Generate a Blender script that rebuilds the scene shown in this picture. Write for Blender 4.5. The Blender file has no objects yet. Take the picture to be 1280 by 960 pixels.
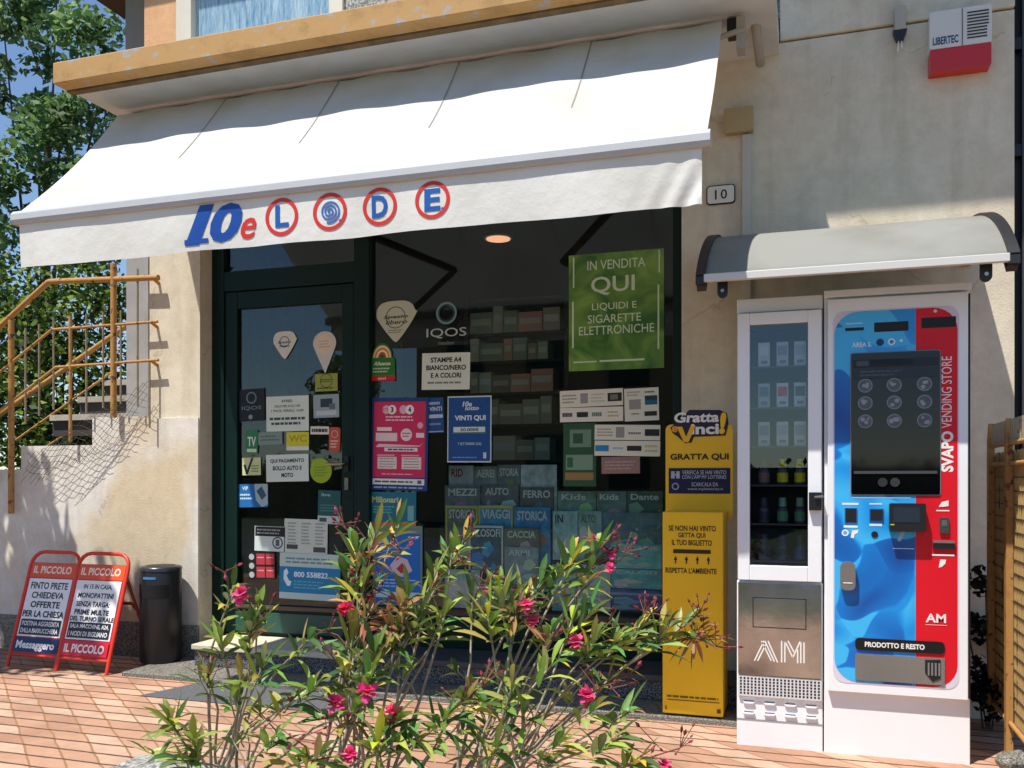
import bpy, bmesh, math, random
from mathutils import Vector, Matrix
R = math.radians
random.seed(7)
C = bpy.context.scene.collection
scn = bpy.context.scene

# ------------------------------------------------------------------ camera, sky, sun, exposure
CAMH, DW = 1.23, 5.15            # camera height, distance from the facade (facade is Y = 0)
FPX = 1128.0                     # focal length in pixels of the 1280 px wide photograph
TH = math.atan(370.0 / FPX)      # yaw to the left
HOR = 600.0                      # horizon row in the photograph
cam = bpy.data.cameras.new('camera'); camo = bpy.data.objects.new('camera', cam); C.objects.link(camo)
camo.location = (0, -DW, CAMH); camo.rotation_euler = (R(90), 0, TH)
cam.sensor_width = 36; cam.lens = 36 * FPX / 1280; cam.shift_y = (HOR - 480) / 1280
cam.clip_start = 0.05; cam.clip_end = 400
scn.camera = camo

SA, SC = 0.60, 2.5               # sunlight travels (SA, 1, -SC)
w = bpy.data.worlds.new('World'); scn.world = w; w.use_nodes = True
nt = w.node_tree
sky = nt.nodes.new('ShaderNodeTexSky'); sky.sky_type = 'NISHITA'; sky.sun_disc = False
sky.sun_elevation = math.atan2(SC, math.hypot(SA, 1)); sky.sun_rotation = math.atan2(-SA, -1)
sky.air_density = 1.0; sky.dust_density = 0.15; sky.ozone_density = 4.0
bg = nt.nodes['Background']; nt.links.new(sky.outputs[0], bg.inputs[0]); bg.inputs[1].default_value = 0.12
sl = bpy.data.lights.new('sun', 'SUN'); sl.energy = 5.0; sl.angle = R(0.55); sl.color = (1, 0.955, 0.88)
so = bpy.data.objects.new('sun', sl); C.objects.link(so); so.location = (-6, -10, 25)
so.rotation_euler = Vector((SA, 1, -SC)).to_track_quat('-Z', 'Y').to_euler()
vs = scn.view_settings; vs.view_transform = 'Standard'; vs.look = 'None'; vs.gamma = 1; vs.use_curve_mapping = False
vs.exposure = 0.34

# ------------------------------------------------------------------ survey helper: a sight line of the photograph meets a real plane
ct, st = math.cos(TH), math.sin(TH)
def on_wall(x, y, Y):
    u = (x - 640) / FPX
    dx, dy = -st + u * ct, ct + u * st
    d = (Y + DW) / dy
    return Vector((dx * d, Y, CAMH + (HOR - y) * d / FPX))
def on_level(x, y, z):
    d = FPX * (CAMH - z) / (y - HOR)
    u = (x - 640) / FPX
    return Vector(((-st + u * ct) * d, (ct + u * st) * d - DW, z))
def depth_scale(x, Y):
    u = (x - 640) / FPX
    return (Y + DW) / (ct + u * st) / FPX
def box_on(x0, x1, yt, yb, Y):
    xc = (x0 + x1) / 2
    return on_wall(x0, 0, Y).x, on_wall(x1, 0, Y).x, on_wall(xc, yb, Y).z, on_wall(xc, yt, Y).z
def at_depth(x, y, d):
    u = (x - 640) / FPX
    return Vector(((-st + u * ct) * d, (ct + u * st) * d - DW, CAMH + (HOR - y) * d / FPX))

# ------------------------------------------------------------------ materials
def lin(c): return tuple(((v / 255) / 12.92 if v / 255 <= 0.04045 else ((v / 255 + 0.055) / 1.055) ** 2.4) for v in c)
MATS = {}
def mat(name, rgb, rough=0.6, metal=0.0, spec=0.5, var=0.0, scale=6.0, bump=0.0, bscale=60.0, coat=0.0):
    """rgb in 0..255 sRGB of the surface itself"""
    key = name
    if key in MATS: return MATS[key]
    m = bpy.data.materials.new(name); m.use_nodes = True
    n = m.node_tree.nodes; l = m.node_tree.links
    b = n['Principled BSDF']; c = lin(rgb)
    b.inputs['Base Color'].default_value = (*c, 1); b.inputs['Roughness'].default_value = rough
    b.inputs['Metallic'].default_value = metal; b.inputs['Specular IOR Level'].default_value = spec
    b.inputs['Coat Weight'].default_value = coat
    if var or bump:
        tc = n.new('ShaderNodeTexCoord')
    if var:
        t = n.new('ShaderNodeTexNoise'); t.inputs['Scale'].default_value = scale; t.inputs['Detail'].default_value = 8; t.inputs['Roughness'].default_value = 0.65
        l.new(tc.outputs['Object'], t.inputs['Vector'])
        r = n.new('ShaderNodeValToRGB'); r.color_ramp.elements[0].position = 0.3; r.color_ramp.elements[1].position = 0.7
        r.color_ramp.elements[0].color = (*[v * (1 - var) for v in c], 1); r.color_ramp.elements[1].color = (*[min(1, v * (1 + var * 0.7)) for v in c], 1)
        l.new(t.outputs[0], r.inputs[0]); l.new(r.outputs[0], b.inputs['Base Color'])
    if bump:
        t2 = n.new('ShaderNodeTexNoise'); t2.inputs['Scale'].default_value = bscale; t2.inputs['Detail'].default_value = 6
        l.new(tc.outputs['Object'], t2.inputs['Vector'])
        bp = n.new('ShaderNodeBump'); bp.inputs['Strength'].default_value = bump; bp.inputs['Distance'].default_value = 0.01
        l.new(t2.outputs[0], bp.inputs['Height']); l.new(bp.outputs[0], b.inputs['Normal'])
    MATS[key] = m
    return m
def ink(rgb, rough=0.45):
    return mat('print_%02x%02x%02x' % tuple(int(v) for v in rgb), rgb, rough, spec=0.35)
def emit(name, rgb, s):
    m = bpy.data.materials.new(name); m.use_nodes = True; n = m.node_tree.nodes
    b = n['Principled BSDF']; b.inputs['Emission Color'].default_value = (*lin(rgb), 1); b.inputs['Emission Strength'].default_value = s
    b.inputs['Base Color'].default_value = (*lin(rgb), 1)
    return m
def glass(name, tint, base=0.04, rough=0.0):
    m = bpy.data.materials.new(name); m.use_nodes = True; n = m.node_tree.nodes; l = m.node_tree.links
    n.remove(n['Principled BSDF']); o = n['Material Output']
    tr = n.new('ShaderNodeBsdfTransparent'); tr.inputs[0].default_value = (*tint, 1)
    gl = n.new('ShaderNodeBsdfGlossy'); gl.inputs['Roughness'].default_value = rough; gl.inputs[0].default_value = (0.84, 0.97, 1, 1)
    fr = n.new('ShaderNodeFresnel'); fr.inputs[0].default_value = 1.52
    ma = n.new('ShaderNodeMath'); ma.operation = 'MULTIPLY_ADD'; ma.inputs[1].default_value = 1.4; ma.inputs[2].default_value = base; ma.use_clamp = True
    mx = n.new('ShaderNodeMixShader')
    l.new(fr.outputs[0], ma.inputs[0]); l.new(ma.outputs[0], mx.inputs[0]); l.new(tr.outputs[0], mx.inputs[1]); l.new(gl.outputs[0], mx.inputs[2]); l.new(mx.outputs[0], o.inputs[0])
    return m
def stucco(name, rgb, stain, patch=None, lo=0.45, hi=0.75):
    """weathered plaster: large blotches, vertical run-off streaks, fine grain"""
    m = bpy.data.materials.new(name); m.use_nodes = True; n = m.node_tree.nodes; l = m.node_tree.links; b = n['Principled BSDF']
    b.inputs['Roughness'].default_value = 0.9; b.inputs['Specular IOR Level'].default_value = 0.15
    tc = n.new('ShaderNodeTexCoord')
    t = n.new('ShaderNodeTexNoise'); t.inputs['Scale'].default_value = 1.1; t.inputs['Detail'].default_value = 9; t.inputs['Roughness'].default_value = 0.62
    l.new(tc.outputs['Object'], t.inputs['Vector'])
    r = n.new('ShaderNodeValToRGB'); r.color_ramp.elements[0].position = lo; r.color_ramp.elements[1].position = hi
    r.color_ramp.elements[0].color = (*lin(rgb), 1); r.color_ramp.elements[1].color = (*lin(stain), 1)
    l.new(t.outputs[0], r.inputs[0])
    mp = n.new('ShaderNodeMapping'); mp.inputs['Scale'].default_value = (5, 5, 0.5); l.new(tc.outputs['Object'], mp.inputs[0])
    t3 = n.new('ShaderNodeTexNoise'); t3.inputs['Scale'].default_value = 1.4; t3.inputs['Detail'].default_value = 7; l.new(mp.outputs[0], t3.inputs['Vector'])
    r3 = n.new('ShaderNodeValToRGB'); r3.color_ramp.elements[0].position = 0.5; r3.color_ramp.elements[1].position = 0.8
    r3.color_ramp.elements[0].color = (1, 1, 1, 1); r3.color_ramp.elements[1].color = (0.72, 0.70, 0.66, 1)
    l.new(t3.outputs[0], r3.inputs[0])
    mx = n.new('ShaderNodeMix'); mx.data_type = 'RGBA'; mx.blend_type = 'MULTIPLY'; mx.inputs[0].default_value = 0.8
    l.new(r.outputs[0], mx.inputs[6]); l.new(r3.outputs[0], mx.inputs[7])
    out = mx.outputs[2]
    if patch:
        t4 = n.new('ShaderNodeTexNoise'); t4.inputs['Scale'].default_value = 0.9; t4.inputs['Detail'].default_value = 4
        mp4 = n.new('ShaderNodeMapping'); mp4.inputs['Location'].default_value = (3.1, 1.2, 0.4); l.new(tc.outputs['Object'], mp4.inputs[0]); l.new(mp4.outputs[0], t4.inputs['Vector'])
        r4 = n.new('ShaderNodeValToRGB'); r4.color_ramp.elements[0].position = 0.5; r4.color_ramp.elements[1].position = 0.58
        r4.color_ramp.elements[0].color = (0, 0, 0, 1); r4.color_ramp.elements[1].color = (1, 1, 1, 1); l.new(t4.outputs[0], r4.inputs[0])
        m4 = n.new('ShaderNodeMix'); m4.data_type = 'RGBA'; l.new(r4.outputs[0], m4.inputs[0]); l.new(out, m4.inputs[6]); m4.inputs[7].default_value = (*lin(patch), 1)
        out = m4.outputs[2]
    fm = n.new('ShaderNodeTexNoise'); fm.inputs['Scale'].default_value = 11; fm.inputs['Detail'].default_value = 10; fm.inputs['Roughness'].default_value = .75; l.new(tc.outputs['Object'], fm.inputs['Vector'])
    fr_ = n.new('ShaderNodeValToRGB'); fr_.color_ramp.elements[0].position = .33; fr_.color_ramp.elements[1].position = .6; fr_.color_ramp.elements[0].color = (.80, .785, .76, 1); fr_.color_ramp.elements[1].color = (1, 1, 1, 1); l.new(fm.outputs[0], fr_.inputs[0])
    mf = n.new('ShaderNodeMix'); mf.data_type = 'RGBA'; mf.blend_type = 'MULTIPLY'; mf.inputs[0].default_value = .75; l.new(out, mf.inputs[6]); l.new(fr_.outputs[0], mf.inputs[7]); out = mf.outputs[2]
    dn_ = n.new('ShaderNodeTexNoise'); dn_.inputs['Scale'].default_value = 3; dn_.inputs['Detail'].default_value = 6; l.new(tc.outputs['Object'], dn_.inputs['Vector'])
    va = n.new('ShaderNodeVectorMath'); va.operation = 'MULTIPLY_ADD'; va.inputs[1].default_value = (.5, .5, .5); l.new(dn_.outputs['Color'], va.inputs[0]); l.new(tc.outputs['Object'], va.inputs[2])
    vo = n.new('ShaderNodeTexVoronoi'); vo.feature = 'DISTANCE_TO_EDGE'; vo.inputs['Scale'].default_value = .9; l.new(va.outputs[0], vo.inputs['Vector'])
    cr = n.new('ShaderNodeValToRGB'); cr.color_ramp.elements[0].position = .0; cr.color_ramp.elements[1].position = .006; cr.color_ramp.elements[0].color = (.78, .75, .70, 1); cr.color_ramp.elements[1].color = (1, 1, 1, 1); l.new(vo.outputs[0], cr.inputs[0])
    mk = n.new('ShaderNodeMath'); mk.operation = 'GREATER_THAN'; mk.inputs[1].default_value = .52; l.new(t.outputs[0], mk.inputs[0])
    mc = n.new('ShaderNodeMix'); mc.data_type = 'RGBA'; mc.blend_type = 'MULTIPLY'; l.new(mk.outputs[0], mc.inputs[0]); l.new(out, mc.inputs[6]); l.new(cr.outputs[0], mc.inputs[7]); out = mc.outputs[2]
    l.new(out, b.inputs['Base Color'])
    t2 = n.new('ShaderNodeTexNoise'); t2.inputs['Scale'].default_value = 90; t2.inputs['Detail'].default_value = 6
    l.new(tc.outputs['Object'], t2.inputs['Vector'])
    bp = n.new('ShaderNodeBump'); bp.inputs['Strength'].default_value = 0.35; bp.inputs['Distance'].default_value = 0.006
    l.new(t2.outputs[0], bp.inputs['Height']); l.new(bp.outputs[0], b.inputs['Normal'])
    return m
def peeling(name, paint, bare, amount=0.6, scale=5.0, rough=0.7, stretch=(1, 1, 1)):
    m = bpy.data.materials.new(name); m.use_nodes = True; n = m.node_tree.nodes; l = m.node_tree.links; b = n['Principled BSDF']
    b.inputs['Roughness'].default_value = rough
    tc = n.new('ShaderNodeTexCoord'); mp = n.new('ShaderNodeMapping'); mp.inputs['Scale'].default_value = stretch
    t = n.new('ShaderNodeTexNoise'); t.inputs['Scale'].default_value = scale; t.inputs['Detail'].default_value = 10; t.inputs['Roughness'].default_value = 0.7
    l.new(tc.outputs['Object'], mp.inputs[0]); l.new(mp.outputs[0], t.inputs['Vector'])
    r = n.new('ShaderNodeValToRGB'); e = r.color_ramp.elements
    e[0].position = amount; e[1].position = amount + 0.03
    e[0].color = (*lin(paint), 1); e[1].color = (*lin(bare), 1)
    x = r.color_ramp.elements.new(amount - 0.2); x.color = (*[v * 0.82 for v in lin(paint)], 1)
    y = r.color_ramp.elements.new(amount - 0.1); y.color = (*lin(paint), 1)
    l.new(t.outputs[0], r.inputs[0]); l.new(r.outputs[0], b.inputs['Base Color'])
    bp = n.new('ShaderNodeBump'); bp.inputs['Strength'].default_value = 0.3; bp.inputs['Distance'].default_value = 0.004
    l.new(t.outputs[0], bp.inputs['Height']); l.new(bp.outputs[0], b.inputs['Normal'])
    return m
def speckle(name, a, b_, c_, scale=180.0, rough=0.7):
    m = bpy.data.materials.new(name); m.use_nodes = True; n = m.node_tree.nodes; l = m.node_tree.links; b = n['Principled BSDF']
    b.inputs['Roughness'].default_value = rough
    tc = n.new('ShaderNodeTexCoord'); t = n.new('ShaderNodeTexNoise'); t.inputs['Scale'].default_value = scale; t.inputs['Detail'].default_value = 2
    l.new(tc.outputs['Object'], t.inputs['Vector'])
    r = n.new('ShaderNodeValToRGB'); e = r.color_ramp.elements; e[0].position = 0.38; e[1].position = 0.62
    e[0].color = (*lin(a), 1); e[1].color = (*lin(c_), 1); x = e.new(0.5); x.color = (*lin(b_), 1)
    l.new(t.outputs[0], r.inputs[0])
    t2 = n.new('ShaderNodeTexNoise'); t2.inputs['Scale'].default_value = 3; t2.inputs['Detail'].default_value = 6; l.new(tc.outputs['Object'], t2.inputs['Vector'])
    mx = n.new('ShaderNodeMix'); mx.data_type = 'RGBA'; mx.blend_type = 'MULTIPLY'; mx.inputs[0].default_value = 0.5
    l.new(r.outputs[0], mx.inputs[6]); l.new(t2.outputs[0], mx.inputs[7]); l.new(mx.outputs[2], b.inputs['Base Color'])
    bp = n.new('ShaderNodeBump'); bp.inputs['Strength'].default_value = 0.3; bp.inputs['Distance'].default_value = 0.004
    l.new(t.outputs[0], bp.inputs['Height']); l.new(bp.outputs[0], b.inputs['Normal'])
    return m
def foliage(name, rough=0.45, transl=0.3):
    m = bpy.data.materials.new(name); m.use_nodes = True; n = m.node_tree.nodes; l = m.node_tree.links
    b = n['Principled BSDF']; b.inputs['Roughness'].default_value = rough; b.inputs['Specular IOR Level'].default_value = 0.4
    a = n.new('ShaderNodeAttribute'); a.attribute_name = 'Col'
    l.new(a.outputs['Color'], b.inputs['Base Color'])
    t = n.new('ShaderNodeBsdfTranslucent'); l.new(a.outputs['Color'], t.inputs[0])
    mx = n.new('ShaderNodeMixShader'); mx.inputs[0].default_value = transl
    o = n['Material Output']; l.new(b.outputs[0], mx.inputs[1]); l.new(t.outputs[0], mx.inputs[2]); l.new(mx.outputs[0], o.inputs[0])
    return m
def cloth(name, rgb, transl=0.2, stain=None, weave=True):
    m = bpy.data.materials.new(name); m.use_nodes = True; n = m.node_tree.nodes; l = m.node_tree.links
    b = n['Principled BSDF']; b.inputs['Roughness'].default_value = 0.85; b.inputs['Specular IOR Level'].default_value = 0.2
    tc = n.new('ShaderNodeTexCoord')
    t = n.new('ShaderNodeTexNoise'); t.inputs['Scale'].default_value = 2.2; t.inputs['Detail'].default_value = 8; l.new(tc.outputs['Object'], t.inputs['Vector'])
    r = n.new('ShaderNodeValToRGB'); e = r.color_ramp.elements; e[0].position = 0.45; e[1].position = 0.75
    e[0].color = (*lin(rgb), 1); e[1].color = (*lin(stain or rgb), 1); l.new(t.outputs[0], r.inputs[0]); l.new(r.outputs[0], b.inputs['Base Color'])
    tr = n.new('ShaderNodeBsdfTranslucent'); l.new(r.outputs[0], tr.inputs[0])
    mx = n.new('ShaderNodeMixShader'); mx.inputs[0].default_value = transl
    o = n['Material Output']; l.new(b.outputs[0], mx.inputs[1]); l.new(tr.outputs[0], mx.inputs[2]); l.new(mx.outputs[0], o.inputs[0])
    t2 = n.new('ShaderNodeTexNoise'); t2.inputs['Scale'].default_value = 9; t2.inputs['Detail'].default_value = 4; l.new(tc.outputs['Object'], t2.inputs['Vector'])
    bp = n.new('ShaderNodeBump'); t2.inputs['Roughness'].default_value = .62; t2.inputs['Detail'].default_value = 8; t2.inputs['Scale'].default_value = 5; bp.inputs['Strength'].default_value = 0.28; bp.inputs['Distance'].default_value = 0.03
    l.new(t2.outputs[0], bp.inputs['Height']); l.new(bp.outputs[0], b.inputs['Normal'])
    return m
def paving():
    m = bpy.data.materials.new('terracotta_paving'); m.use_nodes = True; n = m.node_tree.nodes; l = m.node_tree.links; b = n['Principled BSDF']
    b.inputs['Roughness'].default_value = 0.85; b.inputs['Specular IOR Level'].default_value = 0.25
    tc = n.new('ShaderNodeTexCoord'); sp = n.new('ShaderNodeSeparateXYZ'); l.new(tc.outputs['Object'], sp.inputs[0])
    wob = n.new('ShaderNodeTexNoise'); wob.inputs['Scale'].default_value = 6; wob.inputs['Detail'].default_value = 4; l.new(tc.outputs['Object'], wob.inputs['Vector'])
    def M(op, a, c=None, d=None):
        k = n.new('ShaderNodeMath'); k.operation = op
        for i, v in enumerate((a, c, d)):
            if v is None: continue
            if isinstance(v, (int, float)): k.inputs[i].default_value = v
            else: l.new(v, k.inputs[i])
        return k.outputs[0]
    wv = M('MULTIPLY_ADD', wob.outputs[0], 0.022, -0.011)
    ys = M('ADD', sp.outputs[1], wv)
    row = M('DIVIDE', ys, 0.118)
    fr = M('FRACT', row); rid = M('FLOOR', row)
    jy = M('LESS_THAN', fr, 0.13)
    xs = M('ADD', sp.outputs[0], M('MULTIPLY', ys, 1.21)); xs = M('ADD', xs, wv)
    col = M('DIVIDE', xs, 0.205); fc = M('FRACT', col); cid = M('FLOOR', col)
    jx = M('LESS_THAN', fc, 0.075)
    wn = n.new('ShaderNodeTexWhiteNoise'); cv = n.new('ShaderNodeCombineXYZ'); l.new(rid, cv.inputs[0]); l.new(cid, cv.inputs[1]); l.new(cv.outputs[0], wn.inputs['Vector'])
    r = n.new('ShaderNodeValToRGB'); e = r.color_ramp.elements
    e[0].color = (*lin((182, 140, 116)), 1); e[1].color = (*lin((208, 178, 154)), 1); x = e.new(0.5); x.color = (*lin((196, 154, 128)), 1)
    l.new(wn.outputs[0], r.inputs[0])
    big = n.new('ShaderNodeTexNoise'); big.inputs['Scale'].default_value = 2.6; big.inputs['Detail'].default_value = 12; big.inputs['Roughness'].default_value = .68; l.new(tc.outputs['Object'], big.inputs['Vector'])
    rb = n.new('ShaderNodeValToRGB'); rb.color_ramp.elements[0].position = 0.3; rb.color_ramp.elements[1].position = 0.7
    rb.color_ramp.elements[0].color = (0.60, 0.57, 0.55, 1); rb.color_ramp.elements[1].color = (1, 1, 1, 1); l.new(big.outputs[0], rb.inputs[0])
    mm = n.new('ShaderNodeMix'); mm.data_type = 'RGBA'; mm.blend_type = 'MULTIPLY'; mm.inputs[0].default_value = 1; l.new(r.outputs[0], mm.inputs[6]); l.new(rb.outputs[0], mm.inputs[7])
    m1 = n.new('ShaderNodeMix'); m1.data_type = 'RGBA'; l.new(jx, m1.inputs[0]); l.new(mm.outputs[2], m1.inputs[6]); m1.inputs[7].default_value = (*lin((150, 112, 80)), 1)
    m2 = n.new('ShaderNodeMix'); m2.data_type = 'RGBA'; l.new(jy, m2.inputs[0]); l.new(m1.outputs[2], m2.inputs[6]); m2.inputs[7].default_value = (*lin((92, 66, 48)), 1)
    l.new(m2.outputs[2], b.inputs['Base Color'])
    hgt = M('SUBTRACT', 1.0, M('MAXIMUM', jy, M('MULTIPLY', jx, 0.6)))
    hgt = M('ADD', hgt, M('MULTIPLY', big.outputs[0], 0.4))
    bp = n.new('ShaderNodeBump'); bp.inputs['Strength'].default_value = 0.5; bp.inputs['Distance'].default_value = 0.008
    l.new(hgt, bp.inputs['Height']); l.new(bp.outputs[0], b.inputs['Normal'])
    return m

# ------------------------------------------------------------------ mesh helpers
WLOC = {}
class MB:
    """collects faces with materials; build() links them as one mesh object"""
    def __init__(s): s.v = []; s.f = []; s.m = []; s.mats = []; s.cols = None; s.smooth = set()
    def mi(s, m):
        if m not in s.mats: s.mats.append(m)
        return s.mats.index(m)
    def raw(s, vs, fs, m, smooth=False):
        o = len(s.v); s.v += [tuple(v) for v in vs]; k = s.mi(m)
        for f in fs:
            if smooth: s.smooth.add(len(s.f))
            s.f.append(tuple(i + o for i in f)); s.m.append(k)
        return s
    def box(s, x0, y0, z0, x1, y1, z1, m):
        x0, x1 = min(x0, x1), max(x0, x1); y0, y1 = min(y0, y1), max(y0, y1); z0, z1 = min(z0, z1), max(z0, z1)
        return s.raw([(x0, y0, z0), (x1, y0, z0), (x1, y1, z0), (x0, y1, z0), (x0, y0, z1), (x1, y0, z1), (x1, y1, z1), (x0, y1, z1)],
                     [(0, 3, 2, 1), (4, 5, 6, 7), (0, 1, 5, 4), (1, 2, 6, 5), (2, 3, 7, 6), (3, 0, 4, 7)], m)
    def prism(s, pts, axis, a, b, m, smooth=False):
        """polygon in the plane across axis 'x'/'y'/'z', extruded from a to b"""
        def p(q, t): return {'x': (t, q[0], q[1]), 'y': (q[0], t, q[1]), 'z': (q[0], q[1], t)}[axis]
        n = len(pts); vs = [p(q, a) for q in pts] + [p(q, b) for q in pts]
        s.raw(vs, [tuple(range(n)), tuple(range(2 * n - 1, n - 1, -1))], m)
        return s.raw(vs, [(i, i + n, (i + 1) % n + n, (i + 1) % n) for i in range(n)], m, smooth)
    def tube(s, path, r, m, seg=8, r1=None, cap=True):
        path = [Vector(p) for p in path]; n = len(path); vs = []
        up = None
        for i, p in enumerate(path):
            t = (path[min(i + 1, n - 1)] - path[max(i - 1, 0)]).normalized()
            if up is None:
                up = t.cross(Vector((0.31, 0.2, 0.93)))
                if up.length < 0.05: up = t.cross(Vector((1, 0, 0)))
            a = (up - t * up.dot(t)).normalized(); bb = t.cross(a); up = a
            rr = r if r1 is None else r + (r1 - r) * i / (n - 1)
            for k in range(seg):
                q = 2 * math.pi * k / seg; vs.append(p + a * (rr * math.cos(q)) + bb * (rr * math.sin(q)))
        fs = [(i * seg + k, i * seg + (k + 1) % seg, (i + 1) * seg + (k + 1) % seg, (i + 1) * seg + k) for i in range(n - 1) for k in range(seg)]
        s.raw(vs, fs, m, True)
        if cap: s.raw(vs[:seg], [tuple(range(seg - 1, -1, -1))], m); s.raw(vs[-seg:], [tuple(range(seg))], m)
        return s
    def lathe(s, prof, cx, cy, m, seg=40):
        n = len(prof); vs = []
        for r, z in prof:
            for k in range(seg):
                q = 2 * math.pi * k / seg; vs.append((cx + r * math.cos(q), cy + r * math.sin(q), z))
        fs = [(i * seg + k, i * seg + (k + 1) % seg, (i + 1) * seg + (k + 1) % seg, (i + 1) * seg + k) for i in range(n - 1) for k in range(seg)]
        s.raw(vs, fs, m, True); s.raw(vs[:seg], [tuple(range(seg - 1, -1, -1))], m); s.raw(vs[-seg:], [tuple(range(seg))], m)
        return s
    def build(s, name, parent=None, loc=None, bevel=0, cols=None):
        if parent is not None: base = Vector(WLOC[parent.name])
        elif loc is not None: base = Vector(loc)
        else: base = Vector((0, 0, 0))
        me = bpy.data.meshes.new(name); me.from_pydata([tuple(Vector(v) - base) for v in s.v], [], s.f)
        for m in s.mats: me.materials.append(m)
        me.polygons.foreach_set('material_index', s.m)
        me.polygons.foreach_set('use_smooth', [i in s.smooth for i in range(len(s.f))])
        if cols:
            ca = me.color_attributes.new('Col', 'FLOAT_COLOR', 'POINT')
            flat = []
            for c in cols: flat += [c[0], c[1], c[2], 1]
            ca.data.foreach_set('color', flat)
        me.update()
        o = bpy.data.objects.new(name, me); C.objects.link(o)
        if parent is not None: o.parent = parent; WLOC[o.name] = tuple(base)
        else: o.location = base; WLOC[o.name] = tuple(base)
        if bevel:
            md = o.modifiers.new('bevel', 'BEVEL'); md.width = bevel; md.segments = 2; md.limit_method = 'ANGLE'; md.angle_limit = R(40)
        return o
def tag(o, label=None, cat=None, group=None, kind=None):
    if label: o['label'] = label
    if cat: o['category'] = cat
    if group: o['group'] = group
    if kind: o['kind'] = kind
    return o
def thing(name, loc, label, cat, group=None):
    o = bpy.data.objects.new(name, None); o.empty_display_size = 0.1; C.objects.link(o); o.location = loc; WLOC[o.name] = tuple(loc)
    return tag(o, label, cat, group)

# lettering: built-in font turned into mesh, kept as normalised outlines
TC = {}
def glyphs(txt, bold=0.0, shear=0.0):
    k = (txt, bold, shear)
    if k in TC: return TC[k]
    cu = bpy.data.curves.new('t', 'FONT'); cu.body = txt; cu.size = 1; cu.offset = bold; cu.shear = shear; cu.resolution_u = 3
    o = bpy.data.objects.new('t', cu); C.objects.link(o)
    dg = bpy.context.evaluated_depsgraph_get(); dg.update()
    me = bpy.data.meshes.new_from_object(o.evaluated_get(dg))
    vs = [(v.co.x, v.co.y) for v in me.vertices]; fs = [tuple(p.vertices) for p in me.polygons]
    bpy.data.objects.remove(o); bpy.data.curves.remove(cu); bpy.data.meshes.remove(me)
    x0 = min(v[0] for v in vs); x1 = max(v[0] for v in vs); y0 = min(v[1] for v in vs); y1 = max(v[1] for v in vs)
    vs = [((v[0] - x0) / (x1 - x0), (v[1] - y0) / (y1 - y0)) for v in vs]
    # keep faces turned to the viewer (counter-clockwise in x, z seen from -Y)
    TC[k] = (vs, fs); return TC[k]

class Sheet:
    """a printed flat sheet on plane Y facing -Y, addressed in photograph rows/columns or 0..1 units"""
    def __init__(s, x0, x1, yt, yb, Y, th=0.0015):
        s.X0, s.X1, s.Z0, s.Z1 = box_on(x0, x1, yt, yb, Y); s.Y = Y; s.mb = MB(); s.lay = 0; s.th = th
    def P(s, u, v): return (s.X0 + (s.X1 - s.X0) * u, s.Z0 + (s.Z1 - s.Z0) * v)
    def base(s, rgb, r=0.0):
        if r: s.mb.prism(rrect(s.X0, s.Z0, s.X1, s.Z1, r), 'y', s.Y, s.Y + s.th, ink(rgb))
        else: s.mb.box(s.X0, s.Y, s.Z0, s.X1, s.Y + s.th, s.Z1, ink(rgb))
        return s
    def y(s): s.lay += 1; return s.Y - 0.0005 - 0.00007 * s.lay
    def poly(s, pts, rgb):
        q = [s.P(*p) for p in pts]; y = s.y()
        a = sum(q[i][0] * q[(i + 1) % len(q)][1] - q[(i + 1) % len(q)][0] * q[i][1] for i in range(len(q)))
        if a < 0: q.reverse()
        s.mb.raw([(p[0], y, p[1]) for p in q], [tuple(range(len(q)))], rgb if not isinstance(rgb, tuple) else ink(rgb)); return s
    def rect(s, u0, v0, u1, v1, rgb): return s.poly([(u0, v0), (u1, v0), (u1, v1), (u0, v1)], rgb)
    def disc(s, u, v, r, rgb, n=24):
        k = (s.X1 - s.X0) / (s.Z1 - s.Z0)
        return s.poly([(u + r * math.cos(2 * math.pi * i / n), v + r * k * math.sin(2 * math.pi * i / n)) for i in range(n)], rgb)
    def ring(s, u, v, r, t, rgb, n=28):
        k = (s.X1 - s.X0) / (s.Z1 - s.Z0); y = s.y(); vs = []
        for i in range(n):
            for rr in (r, r - t):
                p = s.P(u + rr * math.cos(2 * math.pi * i / n), v + rr * k * math.sin(2 * math.pi * i / n)); vs.append((p[0], y, p[1]))
        s.mb.raw(vs, [(2 * i + 1, (2 * i + 3) % (2 * n), (2 * i + 2) % (2 * n), 2 * i) for i in range(n)], ink(rgb)); return s
    def text(s, u0, v0, u1, v1, txt, rgb, bold=0.0, shear=0.0, rot=False):
        vs, fs = glyphs(txt, bold, shear); y = s.y(); q = []
        for a, b in vs:
            if rot: a, b = 1 - b, a
            p = s.P(u0 + (u1 - u0) * a, v0 + (v1 - v0) * b); q.append((p[0], y, p[1]))
        s.mb.raw(q, fs, ink(rgb)); return s
    def lines(s, u0, v0, u1, v1, n, rgb, fill=0.45, ragged=0.25):
        rr = random.Random(int((u0 + v0 * 7 + s.X0) * 1000))
        h = (v1 - v0) / n; y = s.y()
        for i in range(n):
            v = v1 - (i + 0.5) * h; a = u0
            end = u1 - (u1 - u0) * ragged * rr.random()
            while a < end:
                wd = (u1 - u0) * rr.uniform(0.07, 0.2); b = min(a + wd, end)
                p = s.P(a, v - h * fill / 2); q = s.P(b, v + h * fill / 2)
                s.mb.raw([(p[0], y, p[1]), (q[0], y, p[1]), (q[0], y, q[1]), (p[0], y, q[1])], [(0, 1, 2, 3)], ink(rgb)); a = b + (u1 - u0) * 0.025
        return s
    def done(s, name, label, cat, group=None, parent=None):
        o = s.mb.build(name, parent, loc=((s.X0 + s.X1) / 2, s.Y, s.Z0))
        if parent is None: tag(o, label, cat, group)
        return o
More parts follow.
